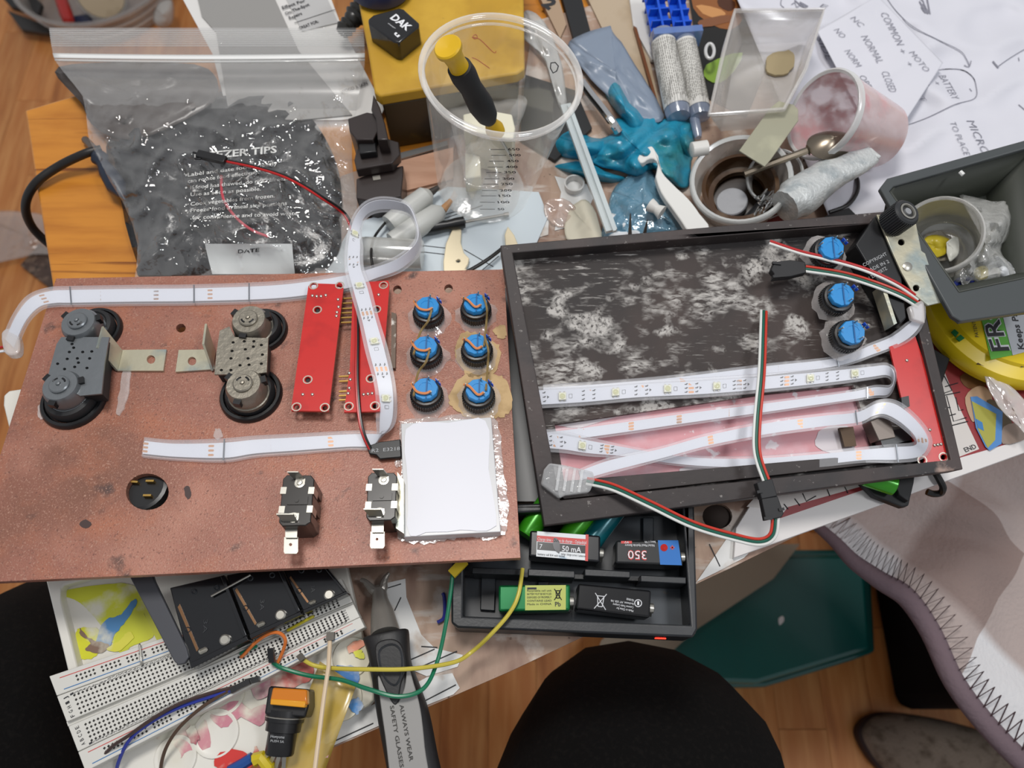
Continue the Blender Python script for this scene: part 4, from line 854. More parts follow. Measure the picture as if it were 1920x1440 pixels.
g = G(); c = at(536, 1338, .028) + ax * .0015; e1 = ax.orthogonal().normalized(); e2 = ax.cross(e1); g.tube([c + (e1 * math.cos(t) + e2 * math.sin(t)) * .0106 for t in [k * .3 for k in range(21)]], .0004, 5, True); g.build('snap_ring', steel, ab)
g = G(); text(g, 'Honyone', (507, 1383), (533, 1385), .0364, 5); text(g, 'PUSH 5A', (507, 1391), (532, 1393), .0364, 4); g.build('barrel_print', M('grey_print', ''), bd)
for a, b in (((512, 1405), (484, 1432)), ((518, 1408), (503, 1440)), ((526, 1410), (516, 1444)), ((534, 1408), (532, 1442))):
    g = G(); g.bar(at(*a, .024), at(*b, .0165), .0022, .0006); g.build('leg', steel, ab)
g = G(); g.tube([at(478, 1425, .018), at(490, 1420, .019), at(503, 1435, .018), at(500, 1460, .015)], .0038, 8); g.build('yellow_sleeve', M('sleeve_yellow', '#c9b31c', .4), ab)
g = G(); g.tube([at(474, 1420, .016), at(455, 1432, .0155), at(430, 1446, .0155)], [.003, .003, .003], 8); tag(g.build('crimp_terminal', M('crimp_blue', '#1d4a8c', .35)), 'blue crimp terminal lying beside the amber button legs', 'terminal')
tag(wire(None, [(830, 1112, .0055), (833, 1120, .0055), (834, 1145, .0055), (831, 1160, .0055), (820, 1167, .0055)], .0011, M('scrap_blue', '#29308a', .4), 'wire_scrap'), 'short bent blue wire scrap on the scarred board', 'wire')
# ================================================================ person's legs, mat, card, slipper, throw
trm = M('black_trousers', '#0b0a0a', .95, spec=.15, bump=(900, .4), var=[('#131110', 300, .5, .7)])
me = bpy.data.meshes.new('person')
def pz(px, py, h): return at(px, py, h)
kr, kl = pz(1228, 1456, -.13), pz(-40, 1340, -.14)
hipr, hipl, pel = V((-.03, -.47, .60)), V((-.25, -.47, .60)), V((-.14, -.50, .62))
ank_r, ank_l = V((kr.x + .02, kr.y - .16, .10)), V((kl.x - .03, kl.y + .05, .10))
J = [(pel, .13), (hipr, .105), (hipr.lerp(kr, .5), .12), (kr, .126), (kr.lerp(ank_r, .15) + V((0, .05, -.02)), .095), (kr.lerp(ank_r, .5) + V((0, .05, 0)), .062), (ank_r, .045), (ank_r + V((.01, .06, -.05)), .040), (ank_r + V((.03, .17, -.065)), .032),
     (hipl, .105), (hipl.lerp(kl, .5), .10), (kl, .092), (kl.lerp(ank_l, .15) + V((0, .05, -.02)), .078), (kl.lerp(ank_l, .5) + V((0, .05, 0)), .062), (ank_l, .045), (ank_l + V((-.01, .06, -.05)), .040), (ank_l + V((-.03, .17, -.065)), .032),
     (pel + V((0, -.03, .2)), .14), (pel + V((0, -.06, .40)), .145)]
E_ = [(0, 1), (1, 2), (2, 3), (3, 4), (4, 5), (5, 6), (6, 7), (7, 8), (0, 9), (9, 10), (10, 11), (11, 12), (12, 13), (13, 14), (14, 15), (15, 16), (0, 17), (17, 18)]
pb_ = V((pel.x, pel.y, 0)); me.from_pydata([p - pb_ for p, r in J], E_, []); po = bpy.data.objects.new('person', me); COL.objects.link(po); po.location = pb_
me.materials.append(trm); sm = po.modifiers.new('skin', 'SKIN'); sm.use_smooth_shade = True
for v, (p, r) in zip(me.skin_vertices[0].data, J): v.radius = (r, r)
me.skin_vertices[0].data[0].use_root = True
ssm = po.modifiers.new('s', 'SUBSURF'); ssm.levels = 2; ssm.render_levels = 2
tag(po, 'person seated at the desk in black trousers, knees at the desk front', 'person')
teal = M('teal_plastic', '#0b5a54', .3, var=[('#0a4d49', 8, .4, .7)], coat=.2)
TH = -.64
tm = thing('storage_lid', 'large dark teal plastic lid lying on the wooden floor', 'lid', at(1400, 1180, -D))
G().slab([(1190, 1262), (1310, 1130), (1470, 1040), (1620, 1040), (1634, 1216), (1600, 1228), (1420, 1282), (1240, 1275)], TH, .05).build('top', teal, tm, bevel=.006)
G().slab([(1170, 1280), (1310, 1120), (1470, 1030), (1632, 1030), (1642, 1222), (1600, 1238), (1436, 1288), (1200, 1292)], TH - .045, -TH * 0 + .08).build('skirt', teal, tm, bevel=.005)
G().slab(blob([(1460, 1160), (1468, 1155), (1470, 1164), (1462, 1172)], 3), TH + .0008, .0008).build('white_fleck', M('scrap_paper', ''), tm)
crd = G().slab([(1105, 1262), (1128, 1200), (1290, 1075), (1400, 1020), (1500, 1020), (1450, 1085), (1306, 1180), (1215, 1262)], TH + .006, .004).build('khaki_card', M('khaki_card', '#9b8f7b', .6, var=[('#8d816e', 5, .45, .6)]))
tag(crd, 'dull khaki card lying on the teal lid below the desk edge', 'card')
# slipper
sl = thing('slipper', 'grey brown felt slipper with dark sole on the floor', 'slipper', at(1760, 1420, -D))
felt = M('felt_brown', '#85776a', .95, spec=.1, var=[('#63564a', 60, .5, .68)], bump=(400, .8, .003)); felt2 = M('felt_light', '#6f6152', .95, spec=.1, var=[('#57493b', 80, .5, .65)], bump=(300, .6, .002))
SP = [(1612, 1385), (1618, 1352), (1650, 1336), (1700, 1338), (1770, 1350), (1850, 1372), (1930, 1400), (1990, 1440), (1990, 1530), (1900, 1530), (1760, 1500), (1660, 1450)]
g = G(); g.slab(blob(SP, 4), -D + .022, .022); g.build('sole', M('sole_dark', '#2a1512', .7), sl, bevel=.004)
rows = []; ol = blob(SP, 4); cx_ = sum(a for a, b in ol) / len(ol); cy_ = sum(b for a, b in ol) / len(ol)
for t in range(9):
    s = math.cos(t / 8 * math.pi / 2) * .96; hh = -D + .022 + .045 * math.sin(t / 8 * math.pi / 2)
    ring = [at(cx_ + (a - cx_) * s, cy_ + (b - cy_) * s, -D + .022) + V((0, 0, hh + D - .022)) for a, b in ol]; rows.append(ring + [ring[0]])
g = G(); g.grid(rows); g.build('upper', felt, sl, sharp=80)
# fleece throw over a low seat
st_ = thing('low_seat', 'low seat mostly hidden under the checked fleece throw', 'seat', at(1900, 1150, -D))
c = at(1672, 1330, -D); g = G(); g.box(V((c.x + .42, c.y + .27, .2)), V((.42, 0, 0)), V((0, .27, 0)), V((0, 0, .2))); g.build('base', M('seat_shadow', '#0f0b0b', .95, spec=.1), st_, bevel=.02)  # base coloured near black to give the shadow gap below the throw
fm = bpy.data.materials.new('fleece_check'); fm.use_nodes = True; nt = fm.node_tree; L = nt.links.new; b = nt.nodes['Principled BSDF']; b.inputs['Roughness'].default_value = 1; b.inputs['Specular IOR Level'].default_value = .05
tc = nt.nodes.new('ShaderNodeTexCoord'); mp = nt.nodes.new('ShaderNodeMapping'); mp.inputs['Rotation'].default_value = (0, 0, math.radians(40)); mp.inputs['Location'].default_value = (.03, .035, 0)
L(tc.outputs['Object'], mp.inputs[0]); sx = nt.nodes.new('ShaderNodeSeparateXYZ'); L(mp.outputs[0], sx.inputs[0]); bands = []
for ax_ in (0, 1):
    m1 = nt.nodes.new('ShaderNodeMath'); m1.operation = 'MULTIPLY'; m1.inputs[1].default_value = 6.2; L(sx.outputs[ax_], m1.inputs[0])
    m2 = nt.nodes.new('ShaderNodeMath'); m2.operation = 'FRACT'; L(m1.outputs[0], m2.inputs[0])
    m3 = nt.nodes.new('ShaderNodeMapRange'); m3.inputs[1].default_value = .46; m3.inputs[2].default_value = .52; L(m2.outputs[0], m3.inputs[0]); bands.append(m3)
ad = nt.nodes.new('ShaderNodeMath'); ad.operation = 'ADD'; L(bands[0].outputs[0], ad.inputs[0]); L(bands[1].outputs[0], ad.inputs[1])
hf = nt.nodes.new('ShaderNodeMath'); hf.operation = 'MULTIPLY'; hf.inputs[1].default_value = .5; L(ad.outputs[0], hf.inputs[0])
cr = nt.nodes.new('ShaderNodeValToRGB'); cr.color_ramp.elements[0].color = lin('#dcdbdc'); cr.color_ramp.elements[1].color = lin('#95837d'); e = cr.color_ramp.elements.new(.5); e.color = lin('#b3a5a0'); L(hf.outputs[0], cr.inputs[0]); L(cr.outputs[0], b.inputs['Base Color'])
nz = nt.nodes.new('ShaderNodeTexNoise'); nz.inputs['Scale'].default_value = 260; L(tc.outputs['Object'], nz.inputs['Vector']); bu = nt.nodes.new('ShaderNodeBump'); bu.inputs['Strength'].default_value = .5; bu.inputs['Distance'].default_value = .002; L(nz.outputs['Fac'], bu.inputs['Height']); L(bu.outputs[0], b.inputs['Normal'])
th_ = thing('fleece_throw', 'pale checked fleece throw with mauve stitched edge, hanging below the desk', 'throw', at(1750, 1100, -.42))
EL = [(1500, 960, -.17), (1560, 1010, -.16), (1600, 1052, -.16), (1650, 1088, -.16), (1700, 1120, -.16), (1745, 1185, -.165), (1790, 1280, -.17), (1855, 1365, -.18), (1930, 1440, -.19), (2000, 1490, -.20)]
ER = [(1900, 790, -.15), (1960, 830, -.15), (2010, 880, -.16), (2060, 930, -.17), (2110, 1000, -.19), (2150, 1080, -.21), (2180, 1150, -.23), (2200, 1240, -.25), (2230, 1330, -.26), (2260, 1400, -.27)]
LA, RA = spl([at(*p) for p in EL], 5), spl([at(*p) for p in ER], 5); rows = []
for i, (a, b_) in enumerate(zip(LA, RA)):
    rows.append([a.lerp(b_, s / 24) + V((0, 0, .014 * mnoise.noise(V((i * .13, s * .22, 3))) * min(1, s / 4) + .005 * math.sin(s * .5 + i * .25) * min(1, s / 5))) for s in range(25)])
drop = [[p + V((.03 * k + (.012 * k * math.sin(j * .5)), 0, -.07 * k)) for j, p in enumerate(LA)] for k in (3, 2, 1)]
fl = G(); fl.grid(rows); fl.build('cloth', fm, th_, sharp=180, solid=.006)
mau = M('mauve_binding', '#75656b', .9, spec=.1, bump=(200, .5, .002))
g = G(); g.tube(LA, [.004 + .0045 * min(1, i / 18) for i in range(len(LA))], 10); g.build('binding', mau, th_, sharp=180)
g = G(); stn = []
SA = spl(LA, 4); prev = None
for i in range(0, len(SA) - 1, 2):
    t = (SA[i + 1] - SA[i]).normalized(); sd = V((-t.y, t.x, 0)).normalized()
    if sd.x < 0: sd = -sd
    stn.append(SA[i] + V((0, 0, .0085)) + sd * (.022 if (i // 2) % 2 else .004))
g.tube(stn, .0008, 4); g.build('blanket_stitch', M('stitch_brown', '#4a353a', .9), th_)
# ================================================================ back of the desk
def crumple(l, h0, amp, name, mat, parent=None, seed=0, rings=9, k=5, jit=1.0, edge=0.0, sc=.03, solid=.0004, dome=0.0, sharp=60):
    """crumpled sheet filling a pixel outline; heights in metres above the desk"""
    ol = blob(l, k, jit, seed); cx = sum(a for a, b in ol) / len(ol); cy = sum(b for a, b in ol) / len(ol); rows = []
    for t in range(rings + 1):
        s = t / rings; row = []
        for a, b in ol:
            x, y = cx + (a - cx) * s, cy + (b - cy) * s
            z = abs(mnoise.noise(V((x * sc, y * sc, seed)))) * 1.6 - .3 + .5 * mnoise.noise(V((x * sc * 2.7, y * sc * 2.7, seed + 9)))
            row.append(at(x, y, max(h0 + edge * s + amp * z * (1 - .5 * s ** 4) + dome * (1 - s * s), .0008 if h0 > -.1 else -D + .001)))
        rows.append(row + [row[0]])
    g = G(); g.grid(rows); return g.build(name, mat, parent, sharp=sharp, solid=solid)
def warp(g, hf, lift=.0008): g.v = [at(*proj(p), hf(*proj(p)) + lift) for p in g.v]
def flat(l, h, th, name, mat, parent=None, bevel=0): return G().slab(l, h, th).build(name, mat, parent, bevel=bevel)
YB = .058
# ---- freezer bag
OB = [(52, 92, 681), (75, 95, 683), (100, 99, 684), (113, 103, 684), (130, 115, 683), (160, 140, 677), (180, 155, 672), (210, 161, 668), (260, 166, 660), (300, 186, 660), (340, 206, 664), (380, 231, 670), (420, 248, 668), (460, 258, 656), (500, 256, 650), (524, 252, 642)]
def bx(py):
    for (y0, a0, b0), (y1, a1, b1) in zip(OB, OB[1:]):
        if py <= y1 or y1 == 524:
            t = (py - y0) / (y1 - y0); return a0 + (a1 - a0) * t, b0 + (b1 - b0) * t
def hb(px, py):
    a, b = bx(max(52, min(524, py))); s = max(0, min(1, (px - a) / (b - a))); t = (py - 52) / 472
    body_ = max(0, min(1, (t - .1) / .25)) * max(.25, min(1, (1.06 - t) / .2))
    w = mnoise.noise(V((px * .016, py * .02, 1))); r1 = 1 - abs(mnoise.noise(V((px * .011 + py * .006, py * .017 - px * .008, 4)))) * 2; r2 = 1 - abs(mnoise.noise(V((px * .03 - py * .02, py * .04 + px * .015, 7)))) * 2
    return .021 + (.010 * (1 - t)) + body_ * (.020 * math.sin(math.pi * s) ** .5 + .0035 * w + .0035 * max(0, r1) ** 3 * 1.6 + .0022 * max(0, r2) ** 3)
bag = thing('freezer_bag', 'clear zip freezer bag with printed tips and a white date patch, full of black plastic', 'bag', at(430, 330, .002))
bf = FILM('bag_film', '#c4c4c2', .03, .3, .07, (75, .9), gloss=.09); rows = []
for i in range(96):
    y = 52 + 472 * i / 95; a, b = bx(y); rows.append([at(a + (b - a) * j / 99, y, hb(a + (b - a) * j / 99, y)) for j in range(100)])
G().grid(rows).build('front_film', bf, bag, sharp=180)
G().grid([[at(a + (b - a) * j / 12, y, .006 + (.012 if y < 200 else 0)) for j in range(13)] for y, a, b in OB]).build('back_film', FILM('bag_back', '#8d8a86', .25, .3, .3), bag, sharp=180)
for y0, y1, m_, nm in ((100.5, 108.5, M('zip_white', '#e6e6e4', .35), 'zip_strip'), (111, 114, FILM('zip_clear', '#d0d0ce', .5, .4, .15), 'zip_ridge')):
    g = G(); rws = []
    for y in (y0, y1): a, b = bx(y); rws.append([at(a + (b - a) * j / 40, y + (3 * math.sin(j * .08)), hb(a + (b - a) * j / 40, y) + .0012) for j in range(41)])
    g.grid(rws); g.build(nm, m_, bag, sharp=180, solid=.0008)
g = G()
for i in range(9):
    y = 57 + i * 3.6; a, b = bx(y); g.tube([at(a + (b - a) * j / 30, y, hb(a + (b - a) * j / 30, y) + .0004) for j in range(31)], .0004, 4)
g.build('grip_ridge', FILM('zip_clear', ''), bag)
wt = M('bag_white_print', '#d7d7d4', .5)
g = G(); text(g, 'FREEZER TIPS', (364, 300), (519, 286), .045, 16, .025)
for s, a, b in (('Label and date foods clearly', (352, 331), (520, 309)), ('can rotate food effectively.', (352, 343), (486, 325)), ('If food has thawed, do not refreeze.', (357, 355), (545, 337)), ('Use as soon as possible.', (357, 368), (489, 357)),
                ('Cook vegetables from frozen.', (357, 386), (515, 370)), ('Freeze food in meal size portions', (357, 398), (538, 384)), ('for convenience and to avoid waste.', (360, 411), (560, 403))):
    text(g, s, a, b, .045, 8.5, .006)
for y in (330, 354, 386, 397): g.disc(at(349, y - 2, .045), V((0, 0, 1)), .0008, .0001, 8)
warp(g, hb); g.build('printed_tips', wt, bag)
g = G(); n1 = 12
g.grid([[at(x, y, hb(x, y) + .0010) for x in [xl + (xr - xl) * k / n1 for k in range(n1 + 1)]] for y, xl, xr in ((457, 384, 548), (475, 388, 549), (495, 393, 551), (514, 398, 553))])
dl = g.build('date_patch', M('patch_white', '#c9cccb', .4), bag, sharp=180)
g = G(); text(g, 'DATE', (446, 475), (486, 472), .045, 8, .02); warp(g, hb, .0016); g.build('lettering', M('black_print', ''), dl)
inner = thing('black_wrapping', 'shiny black plastic wrapping crumpled inside the freezer bag', 'wrapping', at(420, 380, .004))
bl2 = M('black_film_shine', '#0a0a0c', .22, coat=.2, bump=(130, .8, .002)); bl3 = M('black_card', '#17181a', .5)
crumple([(205, 260), (330, 190), (470, 170), (560, 200), (625, 290), (640, 400), (615, 500), (450, 512), (300, 512), (260, 500), (225, 370)], .010, .010, 'wrapping', bl2, inner, 3, 12, 6, 1, -.004, .03, dome=.012)
tag(flat([(255, 505), (285, 452), (320, 430), (352, 505), (340, 516), (258, 516)], .012, .004, 'black_pouch', bl3), 'flat black pouch corner at the bottom of the freezer bag', 'pouch')
tag(crumple([(110, 125), (300, 118), (390, 130), (400, 190), (260, 260), (180, 240), (150, 190)], .012, .006, 'brown_liner', M('brown_liner', '#3f3631', .3, bump=(60, .5)), None, 5), 'creased brown grey liner inside the top of the freezer bag', 'liner')
tag(wire(None, [(415, 330, .040), (418, 370, .043), (440, 405, .043), (470, 430, .042), (503, 444, .040)], .0010, M('wire_pink', '#b8434f', .35), 'thin_wire'), 'thin pinkish red wire curving over the printed tips', 'wire')
# ---- card packet behind the bag
pk_ = thing('card_packet', 'grey blister card with black instructions, half behind the freezer bag', 'card packet', at(540, 80, .002))
flat([(330, -25), (612, -25), (640, 48), (720, 203), (716, 213), (706, 216), (640, 225), (430, 225), (398, 100)], .007, .0012, 'backing', M('card_white', '#d5d3d0', .5), pk_)
flat([(365, -25), (505, -25), (560, 95), (660, 215), (560, 225), (430, 220), (405, 60), (378, 30)], .0085, .0014, 'blister', M('grey_blister', '#918f8c', .3, bump=(30, .2)), pk_)
flat([(528, -20), (606, -20), (634, 42), (566, 58)], .0082, .0011, 'instruction_panel', M('panel_grey', '#b4b3b2', .45), pk_)
g = G()
for s, a, b in (('Effect For', (530, 17), (573, 3)), ('On-The-Spot', (536, 28), (581, 10)), ('Repairs', (543, 36), (567, 27)), ('GREAT FOR:', (562, 56), (598, 42)), ('WOOD & SKIN', (640, 176), (690, 158))): text(g, s, a, b, .0084, 7.5, .02)
g.tube([at(552, 43, .0084), at(628, 18, .0084)], .0003, 4); g.build('lettering', M('black_print', ''), pk_)
# ---- clear tub on the floor at the far corner and what is in it
tb = thing('clear_tub', 'wide clear round plastic tub of odds and ends on the floor', 'tub', at(165, -95, -D))
TF = -D; c0 = at(172, -62, TF + .079); c0 = V((c0.x, c0.y, .002)); R1 = .165
g = G(); g.lathe(c0, V((0, 0, 1)), [(.0005, 0), (R1 * .8, 0), (R1 * .86, .004), (R1, .075), (R1 * 1.04, .076), (R1 * 1.04, .079), (R1 * .98, .079), (R1 * .84, .006), (.0005, .003)], 48, False); g.build('shell', FILM('tub_film', '#8d857d', .35, .5, .2), tb)
for k in range(3):
    g = G(); rr = R1 * (.93 + .035 * k); g.tube([c0 + V((rr * math.cos(t), rr * math.sin(t), .03 + .02 * k)) for t in [j * .1309 for j in range(48)]], .0016, 6, True); g.build('rim_ring', FILM('tub_ring', '#cfcac4', .45, .4, .2), tb)
fl_ = lambda px, py, z=.012: (lambda p: V((p.x, p.y, z)))(at(px, py, -D + z))
a, b = fl_(118, 8, .055), fl_(135, 58, .05); g = G(); t = (b - a).normalized(); g.lathe(a - t * .05, t, [(.004, 0), (.012, .01), (.013, .08), (.011, .10), (.006, .105), (.0005, .106)], 20); tag(g.build('red_marker', M('marker_red', '#a8261f', .3)), 'red rounded marker end leaning in the clear tub', 'marker')
p = fl_(188, -12, .066); g = G(); g.lathe(p, (CAM - p), [(.048, -.03), (.05, 0), (.05, .003), (.047, .003), (.046, .001), (.0005, .001)], 40); tn = thing('metal_tin', 'round metal tin with cream lid standing in the clear tub', 'tin', p - V((0, 0, .045))); g.build('body', M('tin_metal', '#a19c94', .3, .9), tn)
g = G(); g.lathe(p + (CAM - p).normalized() * .0005, (CAM - p), [(.0455, 0), (.0455, .0015), (.0004, .002)], 36); g.build('lid', M('cream_lid', '#b3a184', .45, var=[('#a08d70', 30, .5, .7)]), tn)
tag(crumple([(290, 20), (300, 2), (322, 0), (326, 30), (318, 50), (300, 52), (288, 40)], -D + .085, .008, 'white_rag', M('rag_white', '#b3ada6', .8), None, 8, 6, 4, 0, -.02, dome=.02), 'balled white rag at the edge of the clear tub', 'rag')
for k, (l, col, nm, lab) in enumerate([([(0, -10), (60, -10), (78, 5), (72, 26), (20, 12)], '#1c1916', 'black_scrap', 'black flat plastic scrap lying in the clear tub'), ([(12, 18), (90, 48), (92, 62), (40, 55)], '#2a2724', 'black_strap', 'dark strap lying at the bottom of the clear tub'), ([(132, 30), (165, 25), (180, 45), (160, 52), (140, 50)], '#1a2446', 'blue_clip', 'dark blue clip between red marker and metal tin')]):
    pts_ = [fl_(a, b, .045 - .01 * k) for a, b in l]; g = G(); g.prism(pts_, V((0, 0, -.012))); tag(g.build(nm, M('tub_' + col, col, .4), bevel=.002), lab, nm.split('_')[1])
# ---- thick black cable and blue clamp handle
tag(wire(None, [(190, 280, .014), (160, 288, .016), (110, 312, .010), (66, 345, .005), (48, 385, -.012), (60, 425, -.036), (95, 460, -.055), (125, 480, -.06), (170, 540, -.06)], .0034, M('cable_black', '#151211', .45), 'power_cable', 8, 12), 'thick black power cable looping over the varnished desk corner', 'cable')
cl = thing('clamp', 'dark navy clamp handle beside the freezer bag', 'clamp', at(205, 330, .001))
g = G(); a, b = at(183, 290, .014), at(232, 372, .012); t = (b - a).normalized(); g.lathe(a, t, [(.005, 0), (.0065, .004), (.0045, .008), (.0048, .012), (.0066, .02), (.0072, .035), (.0002, .05)], 18); g.build('handle', M('clamp_navy', '#1b2434', .4), cl)
g = G(); g.tube([at(160, 262, .004), at(178, 282, .012), at(190, 296, .014)], .003, 8); g.build('screw', M('dull_can', ''), cl)
tag(crumple([(-40, 405), (50, 398), (105, 415), (118, 440), (110, 472), (60, 478), (-40, 492)], -D + .02, .01, 'plastic_bag', FILM('floor_bag', '#a8998f', .3, .4, .2, (40, .4)), None, 21), 'clear empty plastic bag lying on the wooden floor', 'bag')
tag(G().slab([(38, 497), (74, 456), (130, 500), (160, 560), (100, 545)], -D + .012, .010).build('patterned_block', M('brown_pattern', '#4a372d', .5, var=[('#6f5a4b', 60, .5, .6), ('#2c201a', 90, .55, .65)], bump=(60, .8, .003))), 'brown embossed block on the floor beside the desk edge', 'block')
# ---- ribbed cable gland, navy cap, black charger cube
g = G(); a, b = at(700, -10, .03), at(640, 62, .022); t = (b - a).normalized(); L_ = (b - a).length
pr = [(.0005, 0)]
for k in range(9): pr += [(.0095 if k < 6 else .0075, L_ * k / 9), (.0075 if k < 6 else .006, L_ * (k + .5) / 9)]
g.lathe(a, t, pr + [(.005, L_), (.0004, L_)], 22); tag(g.build('ribbed_connector', M('rib_black', '#2a2927', .35)), 'black ribbed cable connector beside the grey card packet', 'connector')
g = G(); c = at(712, -42, YB + .012); g.lathe(c - V((0, 0, .0115)), V((0, 0, 1)), [(.021, 0), (.024, .003), (.024, .012), (.021, .018), (.013, .022), (.0004, .023)], 32); tag(g.build('navy_cap', M('cap_navy', '#1f2748', .4)), 'dark blue round cap behind the black lettered cube', 'cap')

dk = thing('charger_cube', 'glossy black cube with white letters standing on the yellow box', 'charger', at(740, 60, YB))
G().slab([(690, 36), (700, 28), (748, 15), (757, 17), (786, 43), (785, 50), (748, 80), (738, 78), (691, 44)], YB + .017, .0168).build('case', M('cube_black', '#101012', .2, coat=.5), dk, bevel=.001)
g = G(); text(g, 'DAK', (731, 34), (763, 58), YB + .017, 13, .035); text(g, 'u', (738, 63), (746, 70), YB + .017, 7, .04); text(g, 'charger', (727, 44), (741, 54), YB + .017, 2.2); g.build('lettering', wp, dk)
# ---- yellow box
yb = thing('yellow_box', 'scuffed yellow tool box with dark brown front, behind the clear beaker', 'tool box', at(830, 60, .001))
yel = M('scuffed_yellow', '#b48a1f', .5, var=[('#8f6d1c', 10, .5, .72), ('#c39a2c', 22, .5, .65), ('#3a3222', 30, .66, .73)], bump=(60, .3)); brn = M('sooty_brown', '#3a2c14', .45, var=[('#17120c', 14, .45, .6), ('#5e4a1a', 30, .58, .7)])
G().slab([(690, 95), (660, -60), (980, -120), (984, 128), (970, 137), (712, 180), (702, 172)], YB, .010).build('lid', yel, yb, bevel=.0015)
ftop = [at(*p, YB) - V((0, 0, .010)) for p in ((714, 179), (971, 137), (982, -118), (664, -58))]
G().prism(ftop, V((0, 0, -(YB - .0115)))).build('body', brn, yb, bevel=.001)
g = G(); g.tube(spl([at(*p, YB + .0002) for p in ((885, 70), (900, 74), (925, 98), (930, 96))], 4), .0003, 4); g.tube([at(891 + 4 * math.cos(t), 69 + 4 * math.sin(t), YB + .0002) for t in [k * .5 for k in range(13)]], .0003, 4); g.tube(spl([at(*p, YB + .0002) for p in ((885, 108), (895, 112), (918, 128))], 4), .0003, 4); g.build('red_pencil_mark', M('red_pencil', '#a33d1c', .6), yb)
tag(flat([(728, 292), (838, 264), (840, 272), (732, 303)], .008, .007, 'metal_ruler', M('ruler_steel', '#9a9a9a', .3, .9)), 'bright metal bar along the foot of the yellow box', 'bar')
tag(flat([(735, 305), (850, 276), (850, 335), (742, 362)], .006, .005, 'wood_offcut', M('pale_pink_wood', '#b98f76', .5, var=[('#a67a60', (20, 120, 40), .45, .7)])), 'pale pinkish wood offcut in front of the metal bar', 'wood')
# ---- dark brown plastic bracket stack
bk = thing('plastic_bracket', 'dark brown moulded plastic bracket standing beside the freezer bag', 'bracket', at(705, 300, .001))
dbr = M('brown_plastic', '#2b2220', .35, coat=.2)
for l, h_, th_z, nm in (([(652, 222), (688, 210), (708, 214), (712, 240), (700, 262), (668, 262), (655, 245)], .046, .03, 'upper_block'), ([(700, 176), (712, 200), (722, 232), (728, 262), (708, 262), (704, 220), (696, 205)], .050, .018, 'upright_fin'), ([(664, 300), (668, 318), (735, 306), (750, 290), (748, 266), (722, 258), (668, 280)], .036, .009, 'middle_plate'), ([(668, 335), (700, 322), (756, 310), (756, 330), (752, 368), (700, 378), (668, 372)], .026, .025, 'lower_block'), ([(672, 262), (704, 262), (706, 284), (674, 288)], .042, .012, 'inner_slot')):
    G().slab(l, h_, th_z).build(nm, dbr if nm != 'inner_slot' else black, bk, bevel=.0008)
g = G(); g.slab([(698, 330), (712, 328), (714, 336), (700, 338)], .0268, .001); g.build('wire_catch', steel, bk)
# ---- measuring beaker
bc, rc = at(907, 352, .0065), at(941, 138, .118); ax = (rc - bc).normalized(); H = (rc - bc).length
rr = (at(941 + 150, 138, .118) - rc).length; rb = rr * .70
cupf = FILM('beaker_film', '#e6e4df', .045, .42, .08, (12, .15)); cupr = FILM('beaker_rim', '#e4e2de', .22, .6, .08)
bkr = thing('measuring_beaker', 'tall clear plastic measuring beaker with black graduations holding a yellow screwdriver', 'beaker', bc)
g = G(); g.lathe(bc, ax, [(rb * .9, 0), (rb, .004), (rb + (rr - rb) * .5, H * .55), (rr * .985, H * .98)], 56, False); g.build('wall', cupf, bkr, sharp=180)
g = G(); g.lathe(bc, ax, [(.0005, .004), (rb * .7, .004), (rb * .92, .0005)], 40, False); g.build('base', FILM('beaker_base', '#dcd9d4', .3, .4, .15, (60, .4)), bkr, sharp=180)
e1 = ax.orthogonal().normalized(); e2 = ax.cross(e1)
for r_, z_, w_ in ((rr, H, .0022), (rr * .975, H * .955, .0009)):
    g = G(); g.tube([bc + ax * z_ + (e1 * math.cos(t) + e2 * math.sin(t)) * r_ for t in [k * 2 * math.pi / 56 for k in range(56)]], w_, 10, True); g.build('rolled_rim', cupr, bkr, sharp=180)
FP = Plane(0, 0, 0); FP.A = at(945, 330, .022)
d_ = (CAM - bc); d_ = (d_ - ax * d_.dot(ax)).normalized(); FP.A = bc + d_ * (rb + (rr - rb) * .3) + ax * H * .33
sl_ = (ax * H + d_ * (rr - rb)).normalized(); FP.u = sl_.cross(d_).normalized()
FP.n = FP.u.cross(sl_).normalized(); FP.n = FP.n if FP.n.dot(d_) > 0 else -FP.n; FP.v = FP.n.cross(FP.u)
FP.A = FP.A + FP.n * .0015
g = G()
for s, x, y in (('650', 953, 282), ('500', 955, 293), ('450', 951, 304), ('400', 949, 315), ('350', 946, 325), ('300', 943, 337), ('250', 940, 347), ('200', 938, 359), ('150', 936, 369), ('100', 934, 381), ('50', 934, 394)):
    text(g, s, (x, y), (x + (22 if len(s) > 2 else 12), y), (FP, 0), 7, .02); g.bar(FP.at(x - 34, y - 2, 0), FP.at(x - 6, y - 2, 0), .0003, .0002, FP.n)
g.build('graduation', M('black_print', ''), bkr)
g = G(); q_ = [(1033, 118), (1041, 117), (1047, 124), (1044, 133), (1037, 137), (1032, 128)]; g.tube([at(*p, .098) for p in q_], .0004, 5, True); g.build('moulded_mark', M('black_print', ''), bkr)
